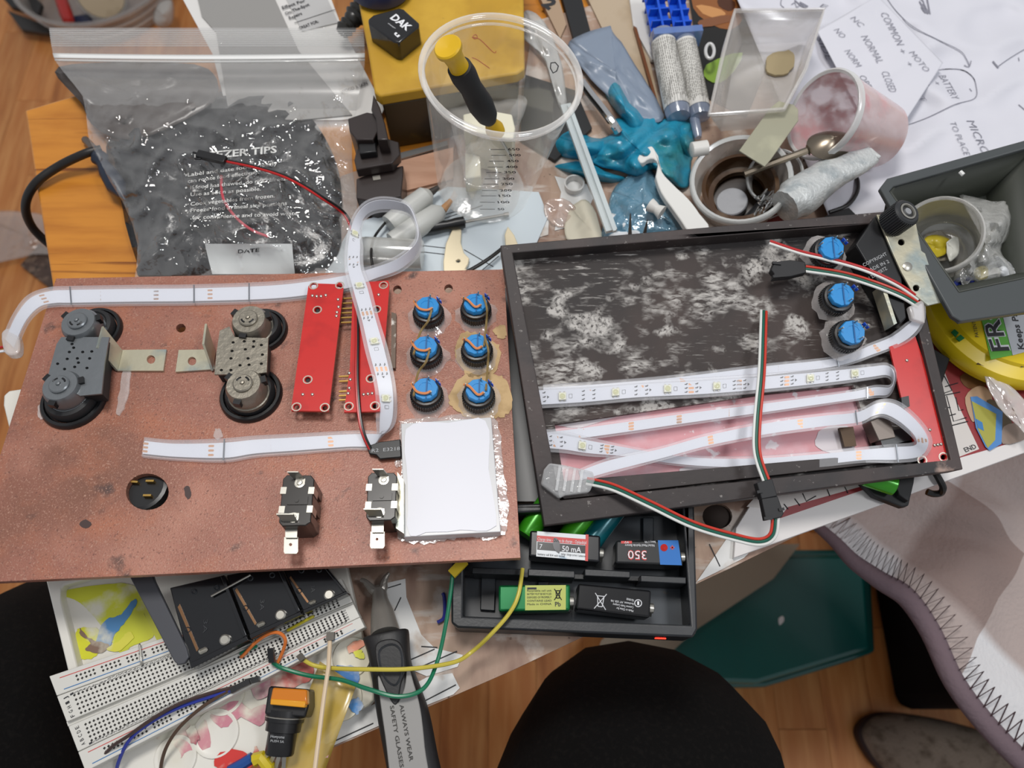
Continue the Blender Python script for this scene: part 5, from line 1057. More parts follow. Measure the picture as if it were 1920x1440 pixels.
# what is in the beaker
foam = M('cream_foam', '#d6d2bd', .8, bump=(200, .2))
for l, h_, th_z, lab in (([(868, 214), (910, 205), (960, 214), (966, 240), (962, 262), (905, 250), (870, 245)], .052, .040, 'larger cream foam block standing in the beaker'), ([(872, 285), (900, 292), (902, 330), (872, 335)], .028, .017, 'smaller cream foam block at the bottom of the beaker')):
    tag(G().slab(l, h_, th_z).build('foam_block', foam, bevel=.001), lab, 'foam', 'foam pieces in the beaker')
tag(crumple([(835, 195), (905, 178), (985, 182), (975, 230), (955, 300), (940, 350), (880, 350), (862, 300), (848, 240)], .05, .004, 'small_bag', FILM('small_bag_film', '#c9c7c2', .07, .5, .12, (60, .5)), None, 31, edge=-.02), 'small clear plastic bag around the foam blocks in the beaker', 'bag')
sd = thing('screwdriver', 'yellow and black precision screwdriver leaning in the beaker', 'screwdriver', at(930, 245, .062))
A_, B_ = at(931, 248, .064), at(838, 86, .150); t = (B_ - A_).normalized(); L_ = (B_ - A_).length
yl = M('handle_yellow', '#d3a90f', .4)
g = G(); g.lathe(A_, t, [(.003, -.003), (.0062, 0), (.0066, L_ * .05), (.0045, L_ * .12), (.0048, L_ * .17), (.0004, L_ * .18)], 24); g.build('collar', yl, sd)
g = G(); g.lathe(A_, t, [(.0045, L_ * .15), (.0072, L_ * .22), (.0086, L_ * .36), (.0078, L_ * .48), (.0072, L_ * .56), (.0084, L_ * .70), (.0078, L_ * .78), (.0004, L_ * .79)], 24); g.build('grip', M('grip_rubber', '#161618', .6), sd)
g = G(); g.lathe(A_, t, [(.0062, L_ * .78), (.0058, L_ * .84), (.0064, L_ * .92), (.0085, L_ * .96), (.0086, L_ * .99), (.0078, L_), (.0004, L_ * .985)], 28); g.build('swivel_cap', yl, sd)
g = G(); g.tube([A_, A_ - t * .035], .0012, 8); g.build('shaft', steel, sd)
# ---- pens, vial, small screwdriver, blade on the pale card
pen = M('pen_grey', '#b9bab6', .4); 
for a, b, c_, tip, lab in (((768, 392), (806, 362), (822, 351), '#3b3632', 'grey white marker pen with dark tip by the brown bracket'), ((778, 428), (830, 394), (845, 376), '#b98b60', 'grey white marker pen with orange tip above the small screwdriver')):
    o = thing('marker_pen', lab, 'pen', at(*a, .006), 'marker pens'); p0, p1, p2 = at(*a, .0145), at(*b, .0145), at(*c_, .0145); t = (p1 - p0).normalized(); L_ = (p1 - p0).length
    g = G(); g.lathe(p0, t, [(.0078, -.02), (.0085, 0), (.0078, L_ * .8), (.004, L_), (.0004, L_)], 22); g.build('barrel', pen, o)
    g = G(); g.tube([p1, p2], [.0032, .0018], 10); g.build('tip', M('tip' + tip, tip, .5), o)
g = G(); a, b = at(676, 472, .0175), at(792, 478, .0175); t = (b - a).normalized(); g.lathe(a, t, [(.0004, 0), (.0105, .001), (.011, .004), (.011, (b - a).length - .004), (.0104, (b - a).length), (.0004, (b - a).length)], 28); tag(g.build('plastic_vial', FILM('vial_film', '#b9b9b4', .55, .4, .15)), 'clear grey plastic tube lying inside the loop of led strip', 'vial')
ss = thing('small_screwdriver', 'small black jeweller screwdriver lying on the pale card', 'screwdriver', at(840, 425, .0068))
a, b = at(750, 438, .0115), at(873, 416, .0115); t = (b - a).normalized(); L_ = (b - a).length
g = G(); g.lathe(a, t, [(.0004, 0), (.0046, .001), (.0048, .012), (.0042, .02), (.0044, L_ * .55), (.0036, L_ * .72), (.0044, L_ * .86), (.0044, L_ * .98), (.0004, L_)], 20); g.build('handle', black, ss)
g = G(); g.tube([b, at(945, 403, .009)], .0011, 8); g.tube([at(945, 403, .009), at(954, 402, .009)], .0018, 8); g.build('shaft', stl, ss)
bld = plate([(832, 524), (831, 490), (836, 456), (848, 430), (859, 418), (865, 432), (864, 455), (870, 474), (880, 484), (878, 494), (872, 504), (930, 508), (950, 500), (948, 462), (946, 440), (952, 424), (964, 440), (972, 460), (976, 524)], [circ(859, 489, 4, 3, 10)], .0095, .0025)
tag(bld.build('claw_blade', M('blade_gold', '#e6d8b8', .3, .35), bevel=.0005), 'shiny double pointed claw blade sticking out behind the copper board', 'blade')
tag(wire(None, [(848, 520, .013), (880, 507, .014), (915, 486, .014), (945, 463, .012)], .0014, M('cable_black', ''), 'thin_cable'), 'thin black cable crossing the shiny claw blade', 'cable')
tag(wire(None, [(748, 396, .008), (725, 415, .012), (702, 445, .014), (696, 475, .031), (700, 506, .030)], .0010, M('cable_black', ''), 'thin_cable'), 'thin black cable inside the loop of led strip', 'cable')
# ---- strips, cartons and magazine behind
nc_ = tag(flat([(1005, -20), (1042, -20), (1062, 45), (1050, 72), (1022, 15)], .006, .0055, 'number_card', M('card_beige', '#a88f76', .6), None), 'beige card edge with large black number behind the beaker', 'card')
g = G(); text(g, '2', (1015, 8), (1030, 18), .0062, 22, .06); g.build('lettering', M('black_print', ''), nc_)
tag(flat([(1050, -20), (1086, -20), (1108, 62), (1076, 74)], .008, .0075, 'black_strip', bl3), 'black strip between beige card and cardboard', 'strip')
tag(flat([(1094, -20), (1178, -20), (1206, 60), (1238, 200), (1222, 212), (1180, 130), (1130, 55)], .0055, .005, 'cardboard_strip', M('cardboard', '#b3a189', .7, var=[('#a08a6e', 20, .5, .7)])), 'pale cardboard strip behind the blue grey packet', 'cardboard')
tag(flat([(1178, -20), (1240, -20), (1232, 110), (1222, 112), (1188, 50)], .0085, .003, 'white_sheet', M('card_white', '')), 'white card beside the blue syringe plungers', 'card')
tag(flat([(1188, 48), (1194, 52), (1236, 200), (1228, 190)], .0095, .009, 'brown_stick', M('slat_brown', '#70401f', .4)), 'thin red brown stick beside the white card', 'slat')
mg = thing('magazine', 'glossy magazine page with brown food photo behind the syringe', 'magazine', at(1370, 60, .0005)); flat([(1290, -20), (1440, -20), (1440, 120), (1400, 220), (1320, 180)], .0052, .0012, 'page', M('page_black', '#1f1e1c', .25), mg)
for k, (l, c) in enumerate([([(1298, -15), (1350, -15), (1400, 12), (1370, 55), (1310, 30)], '#8a552c'), ([(1305, 10), (1345, 15), (1360, 28), (1330, 32)], '#c18a55'), ([(1350, -10), (1378, 4), (1372, 20), (1348, 12)], '#4b2a18'), ([(1312, 38), (1370, 28), (1372, 40), (1318, 50)], '#7c4f33'), ([(1325, 122), (1392, 98), (1362, 150), (1326, 150)], '#7fa03a')]):
    flat(blob(l, 3, 1, k), .0054 + .0001 * k, .0002, 'printed_picture', M('pic' + c, c, .3, var=[(c, 1, 0, 1)]), mg)
bp2 = crumple([(1068, 78), (1136, 50), (1150, 60), (1192, 122), (1245, 218), (1200, 225), (1150, 190), (1085, 120)], .014, .004, 'foil_packet', M('packet_blue', '#7f8b9c', .35, bump=(60, .4)), None, 41, edge=-.004); tag(bp2, 'blue grey soft packet behind the teal glove', 'packet')
tag(wire(None, [(1092, 155, .013), (1110, 180, .017), (1130, 205, .019), (1150, 232, .018), (1160, 248, .014)], .0034, M('chrome', '#e0e0df', .08, 1), 'chrome_clip', 6, 10), 'shiny chrome rod between packet and teal glove', 'rod')
tag(crumple([(985, 20), (1020, 40), (1050, 110), (1062, 190), (1048, 200), (1030, 130), (1000, 90), (975, 60)], .008, .006, 'torn_packaging', FILM('torn_film', '#c2c3c0', .5, .3, .2, (40, .6)), None, 43, 8, dome=.004), 'torn cloudy plastic packaging lying behind the beaker', 'packaging')
tag(flat([(985, 140), (1080, 170), (1110, 240), (1040, 300), (975, 260)], .0075, .0035, 'black_sheet', bl3), 'black sheet lying between the beaker and the teal glove', 'sheet')
tag(flat([(930, 540), (1010, 540), (1060, 940), (960, 940)], .0095, .004, 'gap_darkener', M('gap_darkener', '#23262a', .35)), 'dark sheet added to darken the gap between copper board and wooden tray', 'sleeve')  # made-up sheet, only there so the gap between board and tray reads dark
# ---- teal glove
glv = M('teal_nitrile', '#2389a8', .32, spec=.6, var=[('#3a7f7c', 25, .5, .7)], bump=(38, 1.0, .005)); gl = thing('nitrile_glove', 'crumpled teal blue rubber glove in the middle of the clutter', 'glove', at(1200, 260, .002))
crumple([(1150, 225), (1200, 220), (1280, 226), (1300, 240), (1296, 300), (1290, 350), (1262, 345), (1228, 318), (1195, 330), (1160, 320), (1120, 310), (1095, 290), (1105, 268), (1150, 250)], .018, .015, 'palm', glv, gl, 12, 18, 6, .3, -.010, .017, dome=.010, sharp=180)
for k, l in enumerate(([(1142, 150), (1156, 148), (1178, 185), (1210, 220), (1215, 250), (1190, 255), (1168, 225), (1142, 190), (1134, 168)], [(1040, 255), (1075, 240), (1110, 258), (1150, 262), (1145, 285), (1100, 300), (1050, 292), (1035, 275)], [(1262, 232), (1290, 222), (1302, 245), (1300, 300), (1285, 300), (1270, 270)], [(1030, 310), (1090, 300), (1150, 325), (1180, 335), (1150, 345), (1100, 335)])):
    crumple(l, .016 - .002 * k, .006, 'finger', glv, gl, 50 + k, 10, 5, .3, -.010, .02, dome=.010, sharp=180)
# ---- translucent rod
g = G(); g.bar(at(1060, 200, .034), at(1146, 436, .030), .0082, .003); g.bar(at(1066, 200, .037), at(1152, 436, .033), .0022, .0024)
tag(g.build('plastic_rod', FILM('frosted_rod', '#c9d2d3', .72, .2, .25)), 'long frosted clear plastic bar leaning beside the beaker', 'bar')
# ---- double syringe
sy = thing('double_syringe', 'double barrel glue syringe with blue plungers and printed white label', 'syringe', at(1275, 140, .002))
sb = M('syringe_blue', '#1050c8', .35); lab_ = M('syringe_label', '#d2d0cb', .5, var=[('#a5a39f', (700, 60, 60), .52, .62)])
t = (at(1290, 215, .02) - at(1262, 75, .026)).normalized()
for dx, r_ in ((-19, .0098), (22, .0085)):
    a, b = at(1262 + dx, 78, .022), at(1290 + dx, 212, .016); L_ = (b - a).length; tt = (b - a).normalized()
    g = G(); g.lathe(a, tt, [(r_ * .95, -.008), (r_, 0), (r_, L_), (r_ * .9, L_ + .004), (.003, L_ + .006), (.0004, L_ + .006)], 24); g.build('barrel', FILM('syringe_clear', '#8b97ae', .55, .4, .15), sy)
    g = G(); g.lathe(a, tt, [(r_ * 1.04, .002), (r_ * 1.04, L_ - .004)], 24, False); g.build('label', lab_, sy)
    c = a - tt * .008; e_ = V((0, 0, 1)); w = tt.cross(e_).normalized()
    g = G(); g.box(c - tt * .022, w * r_ * .85, e_ * .0009, tt * .022); g.box(c - tt * .022, w * .0009, e_ * r_ * .85, tt * .022)
    for k in range(4): g.box(c - tt * (.006 + .012 * k), w * r_ * .8, e_ * r_ * .8, tt * .0007)
    g.build('plunger', sb, sy)
g = G()
for k in range(17):
    for dx, r_ in ((-19, .0098), (22, .0085)):
        a, b = at(1262 + dx, 78, .022), at(1290 + dx, 212, .016); tt = (b - a).normalized(); w = tt.cross(V((0, 0, 1))).normalized(); th_a = (k - 8) * .16
        off = (w * math.sin(th_a) + w.cross(tt) * math.cos(th_a)) * r_ * 1.05; off = off if off.z > 0 or abs(th_a) > 1.4 else V((off.x, off.y, -off.z)); rnd = random.Random(k); s0 = .004
        while s0 < (b - a).length - .01:
            s1 = s0 + rnd.uniform(.001, .004); g.box(a + tt * (s0 + s1) / 2 + off, tt * (s1 - s0) / 2, off.normalized().cross(tt) * .0003, off.normalized() * .00006); s0 = s1 + .0009
tag(g.build('small_print', M('label_print', '#77756f', .6), sy), None, kind='stuff')
g = G(); c = at(1268, 70, .024); w = t.cross(V((0, 0, 1))).normalized(); g.box(c, w * .02, V((0, 0, .008)), t * .003); g.build('flange', FILM('syringe_flange', '#5f7fbe', .6, .4, .2), sy)
g = G(); g.tube([at(1331 + 8 * math.cos(k * .4), 96 + 14 * math.sin(k * .4), .02) for k in range(16)], .0014, 8, True); g.build('finger_ring', M('ring_clear', '#cfcfcf', .3), sy)
g = G(); g.lathe(at(1302, 222, .014), t, [(.004, 0), (.0035, .014), (.0025, .018), (.0004, .018)], 14); g.build('nozzle', FILM('syringe_clear', ''), sy)
# ---- clear container
ct_ = thing('clear_container', 'empty translucent rectangular plastic container behind the frosted cup', 'container', at(1430, 120, .003))
ctf = FILM('container_film', '#c4beb8', .24, .35, .2, None, '#ffffff', (14, .5, .66, .25, '#a39a8c'))
RQ = [(1378, 20), (1545, 18), (1510, 130), (1470, 205), (1330, 215), (1358, 92)]; RB = [(1392, 60), (1510, 55), (1485, 140), (1450, 215), (1352, 222), (1372, 110)]
T_ = [at(a, b, .056) for a, b in RQ]; B_2 = [at(a, b + 24, .016) for a, b in RB]; m_ = len(T_)
g = G(); g.add(T_ + B_2, [(i, (i + 1) % m_, (i + 1) % m_ + m_, i + m_) for i in range(m_)] + [tuple(range(2 * m_ - 1, m_ - 1, -1))]); g.build('wall', ctf, ct_, solid=.0008)
g = G(); g.tube(T_, .0016, 8, True); g.build('rim', FILM('container_rim', '#cdc9c4', .3, .3, .2), ct_)
G().slab(blob([(1440, 105), (1480, 95), (1490, 120), (1470, 140), (1440, 135)], 4, 2), .019, .002).build('sandy_residue', M('sand_residue', '#9b8c6c', .8), ct_)
# ---- papers with handwriting
pap = M('note_paper', '#d3d3db', .6)
ps = thing('paper_sheet', 'large creased white sheet with pencil wiring notes', 'paper', at(1700, 180, .001))
def sheet(c, h0, amp, name, parent, seed, n_=64):
    hf = lambda x, y: max(.0046, h0 + amp * (1 - abs(mnoise.noise(V((x * .008, y * .012, seed)))) * 2.2) + amp * .5 * mnoise.noise(V((x * .02, y * .02, seed + 5))))
    rows = []
    for i in range(n_ + 1):
        a, b = V((*c[0], 0)).lerp(V((*c[3], 0)), i / n_), V((*c[1], 0)).lerp(V((*c[2], 0)), i / n_)
        rows.append([at(p.x, p.y, hf(p.x, p.y)) for p in [a.lerp(b, j / n_) for j in range(n_ + 1)]])
    return G().grid(rows).build(name, pap, parent, sharp=180, solid=.0003), hf
_, hs1 = sheet([(1366, -40), (1960, -60), (1975, 330), (1560, 420)], .0075, .006, 'sheet', ps, 3)
ps2 = thing('paper_sheet', 'smaller note sheet lying on the large sheet, listing switch contacts', 'paper', at(1660, 150, .008))
_, hs2 = sheet([(1532, 58), (1645, -8), (1768, 118), (1655, 292)], .0150, .0022, 'sheet', ps2, 8)
pen_ = M('pencil_grey', '#83838e', .7); pen2 = M('ball_pen', '#4a4a58', .6)
g = G()
for s, a, b, h_ in (('COMMON', (1650, 24), (1682, 84), 12), ('+', (1684, 92), (1690, 100), 10), ('MOTO', (1704, 98), (1734, 134), 11), ('NC', (1594, 34), (1612, 50), 11), ('NORMAL', (1614, 68), (1645, 118), 12), ('CLOSED', (1652, 134), (1668, 172), 12), ('NO', (1563, 56), (1577, 71), 11), ('NORM', (1583, 95), (1605, 125), 11), ('OPEN', (1610, 142), (1630, 174), 11), ('+', (1698, 116), (1704, 124), 9)): g = G(); text(g, s, a, b, .013, h_, -.012, 0, .15); warp(g, hs2, .0010); g.build('handwriting', pen_, ps2)
g = G()
for s, a, b, h_ in (('OUT', (1704, 160), (1728, 190), 10), ('BATTERY', (1760, 142), (1786, 186), 12), ('MICRO', (1812, 226), (1842, 288), 13), ('TO PLACE', (1780, 228), (1808, 290), 10), ('SIDE', (1530, 70), (1550, 112), 9), ('E', (1537, 12), (1548, 16), 10), ('N', (1483, 8), (1494, 14), 10), ('+', (1750, 154), (1757, 160), 9)): g = G(); text(g, s, a, b, .008, h_, -.012, 0, .15); warp(g, hs1, .0010); g.build('handwriting', pen_, ps)
def stroke(P_, r=.00035):
    g = G(); g.tube(spl([at(a, b, .008) for a, b in P_], 6), r, 4); warp(g, hs1); g.build('pencil_stroke', pen_, ps)
stroke([(1662, -5), (1680, 20), (1712, 50), (1760, 75), (1800, 95), (1813, 112), (1818, 124)]); stroke([(1808, 122), (1817, 125), (1821, 114)])
stroke([(1742, 160), (1743, 142), (1760, 131), (1800, 130), (1822, 142), (1830, 160), (1828, 184), (1790, 196), (1740, 220), (1700, 235)]); stroke([(1714, 135), (1728, 142), (1746, 143)])
stroke([(1862, 115), (1872, 127)], .0007); stroke([(1872, 124), (1895, 108), (1925, 90)]); stroke([(1910, 196), (1922, 206)]); stroke([(1818, 166), (1822, 171)]); stroke([(1910, 108), (1911, 114)])
stroke([(1722, -8), (1732, 4), (1728, 14), (1736, 24), (1724, 2), (1740, 26), (1732, 6), (1742, 24), (1738, -6), (1744, 26)], .0005); stroke([(1490, 0), (1502, 10), (1512, 14), (1500, 4), (1515, 12)], .0006); stroke([(1466, -4), (1464, 8), (1470, 14)])
# ---- frosted cups
def cup(name, lab, base, rim, rpx, rbase, mat, rimmat):
    o = thing(name, lab, 'cup', at(*base), None); b, r = at(*base), at(*rim); ax = (r - b).normalized(); H = (r - b).length
    R = (at(rim[0] + rpx, rim[1], rim[2]) - r).length; Rb = R * rbase
    g = G(); g.lathe(b, ax, [(.0004, .0015), (Rb * .9, .0015), (Rb, .003), (R * .95, H * .93), (R * .97, H)], 48, False); g.build('wall', mat, o, sharp=50, solid=.0006)
    g = G(); e1 = ax.orthogonal().normalized(); e2 = ax.cross(e1)
    g.lathe(b, ax, [(R * .94, H - .001), (R, H - .0035), (R * 1.0, H), (R * .96, H + .0012), (R * .9, H)], 48, False); g.build('rim', rimmat, o, sharp=60)
    return o, b, ax, H, R
frost = FILM('frosted_cup', '#c3bdb6', .40, .35, .25, None, '#ffffff', (40, .5, .66, .3, '#a99f92')); frim = FILM('frosted_rim', '#d2d4d2', .62, .3, .25)
pinkf = FILM('pink_cup', '#dcc6c6', .36, .35, .2, None, '#ffffff', (42, .50, .66, .6, '#b55f68'))
oc, b_, ax_, H_, R_ = cup('mixing_cup', 'tipped over frosted cup stained pink and red inside', (1652, 256, .026), (1542, 214, .058), 84, .74, pinkf, frim)
oc, b_, ax_, H_, R_ = cup('mixing_cup', 'frosted plastic cup with brown residue and grey plug, at the tray rim', (1385, 378, .004), (1389, 335, .036), 94, .78, frost, frim)
g = G(); g.lathe(b_, ax_, [(R_ * .52, .006), (R_ * .72, .006), (R_ * .76, .022), (R_ * .68, .023), (R_ * .62, .012), (R_ * .52, .011)], 40, False); g.build('brown_ring', M('wet_brown', '#4a3320', .15, var=[('#6d5a48', 40, .5, .65)], coat=.5), oc, sharp=60)
g = G(); g.lathe(b_, ax_, [(R_ * .70, .0022), (R_ * .7, .0045), (.0004, .005)], 32); g.build('brown_film', M('dark_residue', '#27180d', .25, coat=.4), oc)
pgc = at(1372, 378, .014); g = G(); g.lathe(pgc, ax_, [(.0112, -.007), (.0115, 0), (.0108, .0008), (.0004, .0008)], 30); tag(g.build('grey_plug', M('plug_grey', '#8f9094', .5, bump=(200, .2))), 'flat grey round plug inside the frosted cup with brown residue', 'plug')
g = G(); a, b = at(1296, 281, .036), at(1330, 276, .036); t = (b - a).normalized(); g.lathe(a, t, [(.0045, 0), (.0055, .0005), (.0055, .012), (.0004, .012)], 18); g.lathe(a, t, [(.0042, .0002), (.0004, .002)], 18, False); tag(g.build('short_tube', M('tube_white', '#d5d3ce', .4)), 'short white tube end resting on the frosted cup rim', 'tube')
cup('mixing_cup', 'second frosted cup mostly hidden behind the foil tube', (1462, 352, .004), (1452, 330, .030), 52, .8, frost, frim)
# ---- palette knife strip, spoon, foil tube, wire brush
ks = G().slab([(1386, 282), (1396, 268), (1444, 202), (1460, 189), (1488, 196), (1497, 205), (1497, 226), (1488, 238), (1446, 298), (1434, 312)], .050, .0014); tag(ks.build('mixing_spatula', M('spatula_grey', '#9a9884', .4, var=[('#a8a68f', 40, .5, .65)]), bevel=.0004), 'flat grey green mixing spatula resting across two frosted cups', 'spatula')
sp = thing('spoon', 'dull metal spoon lying against the pink stained cup', 'spoon', at(1555, 272, .03)); spm = M('spoon_metal', '#8d8273', .3, 1)
sc_ = at(1556, 272, .050); e1 = (at(1600, 262, .050) - sc_); L1 = e1.length; e1.normalize(); e2 = V((0, 0, 1)).cross(e1); W1 = L1 * .64
rows = []
for i in range(9):
    f = math.sin(i / 8 * math.pi / 2); rows.append([sc_ + e1 * math.cos(a) * L1 * f * (1 + .08 * math.cos(a)) + e2 * math.sin(a) * W1 * f * (1 - .12 * math.cos(a)) + V((0, 0, .008 * (1 - f * f))) for a in [k * 2 * math.pi / 32 for k in range(33)]])
G().grid(rows).build('bowl', spm, sp, sharp=180, solid=.0012)
g = G(); g.tube(spl([sc_ - e1 * L1 * .92, sc_ - e1 * L1 * 1.3 - V((0, 0, .002)), sc_ - e1 * L1 * 2.2 - V((0, 0, .006)), sc_ - e1 * L1 * 3.4 - V((0, 0, .012))], 5), [.0042] + [.0026] * 15, 8); g.build('handle', spm, sp)
ft = thing('foil_tube', 'crumpled silver foil tube with flattened crimped end', 'foil tube', at(1545, 340, .01)); foil = M('silver_foil', '#c9cccb', .42, .35, bump=(420, .6, .001), var=[('#a9b0b2', 90, .5, .65)])
a, b = at(1472, 388, .040), at(1620, 279, .046); t = (b - a).normalized(); sd_ = V((0, 0, 1)).cross(t).normalized(); upv = t.cross(sd_); rows = []
for i in range(25):
    s = i / 24; w = .0138 + .0012 * math.sin(s * 9) - (.002 if s < .1 else 0); hh = .0125 * (1 - s * .75) + .001
    rows.append([a.lerp(b, s) + sd_ * math.cos(k * 2 * math.pi / 28) * w * (1 + .03 * mnoise.noise(V((s * 12, k * .8, 2)))) + upv * math.sin(k * 2 * math.pi / 28) * hh * (1 + .10 * mnoise.noise(V((s * 14, k * .9, 5)))) for k in range(29)])
g = G(); g.grid(rows); g.add(rows[0][:-1], [tuple(range(28))]); g.build('tube', foil, ft, sharp=70)
c = b; g = G(); g.box(c + t * .001, sd_ * .0128, upv * .0028, t * .0012); g.build('crimped_end', foil, ft)
wb_ = thing('wire_brush', 'small dark brush with shiny metal bristles beside the foil tube', 'brush', at(1430, 400, .01)); rbx = random.Random(3)
for k in range(26):
    p = at(rbx.uniform(1414, 1448), rbx.uniform(368, 410), .026 + rbx.uniform(0, .008)); d = V((rbx.uniform(.3, 1), rbx.uniform(.2, .8), rbx.uniform(-.2, .3))).normalized(); g = G(); g.tube([p, p + d * .008], .0007, 5); g.build('bristle', M('chrome', ''), wb_)
g = G(); g.tube([at(1408, 414, .016), at(1450, 372, .022)], [.006, .0075], 12); g.build('head', black, wb_)
tag(wire(None, [(1555, 398, .014), (1588, 385, .016), (1606, 362, .016), (1608, 340, .014), (1600, 325, .012)], .0016, M('cable_black', ''), 'thin_cable'), 'thin black cable hooking out from under the foil tube', 'cable')
tag(flat([(1545, 405), (1592, 388), (1606, 402), (1580, 420), (1550, 424)], .022, .01, 'black_plug', black, None, .001), 'black plug block behind the dark tray rim', 'plug')
tag(flat([(1420, 410), (1468, 398), (1480, 418), (1424, 428)], .012, .01, 'red_packet', M('red_packet', '#a3403c', .4)), 'red packet corner under the foil tube', 'packet')
# ---- pipette packet and white foam strip
tag(crumple([(1148, 360), (1165, 340), (1208, 305), (1222, 318), (1250, 360), (1285, 425), (1290, 452), (1140, 458), (1138, 400)], .010, .006, 'clear_packet', FILM('packet_film', '#7aa3b8', .38, .5, .1, (70, .8), '#cfe6f0'), None, 61, edge=-.003, dome=.008), 'small clear bluish packet with a white nozzle inside', 'packet')
tag(crumple([(1145, 400), (1170, 385), (1190, 400), (1210, 440), (1200, 452), (1145, 452)], .008, .004, 'white_tissue', M('tissue_white', '#d6d9dc', .7), None, 62, dome=.006), 'white tissue inside the bluish packet', 'tissue')
a, b = at(1218, 384, .024), at(1246, 402, .024); t = (b - a).normalized(); g = G(); g.lathe(a, t, [(.0052, 0), (.0046, .003), (.0036, .006), (.0052, .0105), (.0056, .011), (.0004, .011)], 20); tag(g.build('white_nozzle', M('tube_white', '')), 'small white waisted nozzle in the bluish packet', 'nozzle')
tag(G().slab(blob([(1196, 296), (1206, 282), (1222, 274), (1234, 292), (1242, 322), (1262, 345), (1290, 372), (1312, 400), (1330, 428), (1296, 436), (1268, 400), (1240, 360), (1230, 330), (1234, 306), (1220, 296), (1204, 306)], 3, .6), .026, .006).build('foam_strip', M('foam_white', '#d9d8d4', .8), bevel=.0008), 'bent white foam strip lying over the teal glove', 'foam')
for l, lab in (([(1178, 440), (1182, 400), (1186, 440)], 'dark pointed spike sticking up behind the tray rim, nearest the packet tissue'), ([(1204, 440), (1214, 412), (1214, 440)], 'dark pointed spike sticking up behind the tray rim, beside the white nozzle')):
    g = G(); g.tube([at(l[0][0] + 3, 446, .028), at(l[1][0], l[1][1], .040)], [.0016, .0004], 8); tag(g.build('metal_spike', M('spike', '#5c544e', .4, .7)), lab, 'spike', 'spikes behind the tray')
g = G(); g.lathe(at(1076, 352, .0040), V((0, 0, 1)), [(.0072, 0), (.0078, .006), (.0066, .006), (.0062, .0005)], 28, False); tag(g.build('cardboard_collar', M('card_white', '')), 'pale collar standing around the round hole in the board', 'collar')
tag(crumple([(1070, 390), (1105, 378), (1130, 440), (1125, 450), (1062, 448)], .006, .002, 'cream_scrap', M('cream_scrap', '#cfc8b4', .6), None, 71), 'cream plastic scrap beside the frosted bar', 'scrap')
tag(crumple([(1020, 380), (1055, 372), (1080, 395), (1060, 425), (1030, 415)], .006, .004, 'clear_scrap', FILM('scrap_film', '#c5a898', .3, .5, .12, (90, .6)), None, 72), 'crinkled clear film scrap on the scarred board', 'film')
# ---- grey tray with its contents
gt = thing('grey_tray', 'dark grey plastic tray holding a clear cup and a bag', 'tray', at(1830, 430, .033))
gry = M('tray_grey', '#45494a', .4)
OQ = [(1650, 352), (1664, 334), (1960, 252), (2010, 560), (1990, 575), (1802, 602), (1786, 592)]; IQ = [(1668, 358), (1676, 349), (1945, 272), (1985, 508), (1798, 548)]
plate(OQ, [IQ], .076, .004).build('rim', gry, gt, bevel=.0008)
T_ = [at(a, b, .074) for a, b in IQ]; cxy = sum(T_, V((0, 0, 0))) / len(T_); B_2 = [V((cxy.x + (p.x - cxy.x) * .74, cxy.y + .006 + (p.y - cxy.y) * .68, D + .036)) for p in T_]; m_ = len(T_)
g = G(); g.add(T_ + B_2, [(i, i + m_, (i + 1) % m_ + m_, (i + 1) % m_) for i in range(m_)] + [tuple(range(m_, 2 * m_))]); g.build('basin', M('tray_olive', '#33362f', .45), gt, solid=.002)
g = G(); g.slab([(1796, 597), (1802, 602), (1990, 575), (1988, 567)], .0725, .004); g.build('front_wall', M('tray_olive', ''), gt)
tag(wire(None, [(1800, 322, .078), (1806, 328, .078)], .0014, M('scrap_paper', ''), 'white_crumb'), 'tiny white crumb on the grey tray rim', 'crumb')
clr = FILM('clear_cup', '#bdb9b0', .18, .5, .12)
cup('clear_cup', 'clear round plastic cup standing in the grey tray', (1768, 470, .039), (1762, 440, .072), 74, .8, clr, FILM('clear_rim', '#c9c7c2', .35, .5, .12))
for l, c, lab, k in (([(1735, 440), (1790, 432), (1800, 470), (1770, 490), (1738, 480)], '#8a8478', 'grey printed packet in the clear cup', 0), ([(1730, 455), (1748, 440), (1785, 452), (1770, 478), (1738, 482)], '#b9a72a', 'yellow packet folded in the clear cup', 1), ([(1775, 455), (1795, 445), (1798, 475), (1780, 490)], '#cfcfc6', 'white packet corner in the clear cup', 2)):
    tag(crumple(l, .044 + .003 * k, .004, 'sweet_packet', M('pk' + c, c, .35, bump=(90, .4)), None, 80 + k, 6, 4), lab, 'packet', 'packets in the clear cup')
tag(crumple([(1800, 368), (1850, 376), (1896, 385), (1890, 440), (1876, 470), (1905, 515), (1860, 530), (1800, 545), (1790, 510), (1830, 470), (1835, 420)], .058, .010, 'plastic_bag', FILM('tray_bag', '#c4c4c0', .2, .55, .1, (60, .7)), None, 91, 10, edge=-.010, dome=.012), 'crinkled clear bag bulging in the grey tray beside the cup', 'bag')
tag(crumple([(1862, 480), (1890, 490), (1906, 515), (1870, 525), (1840, 520)], .048, .006, 'white_wadding', M('tissue_white', ''), None, 92, 6, dome=.006), 'white wadding inside the crinkled bag', 'wadding')
tag(crumple([(1790, 525), (1822, 520), (1826, 545), (1800, 550)], .052, .004, 'blue_wrapper', M('wrapper_blue', '#1c2b78', .3), None, 93, 5), 'dark blue wrapper at the front of the grey tray', 'wrapper')
tag(crumple([(1800, 500), (1818, 485), (1822, 520), (1806, 538)], .054, .005, 'foil_scrap', M('chrome', ''), None, 94, 5), 'bright foil scrap in the grey tray', 'foil')
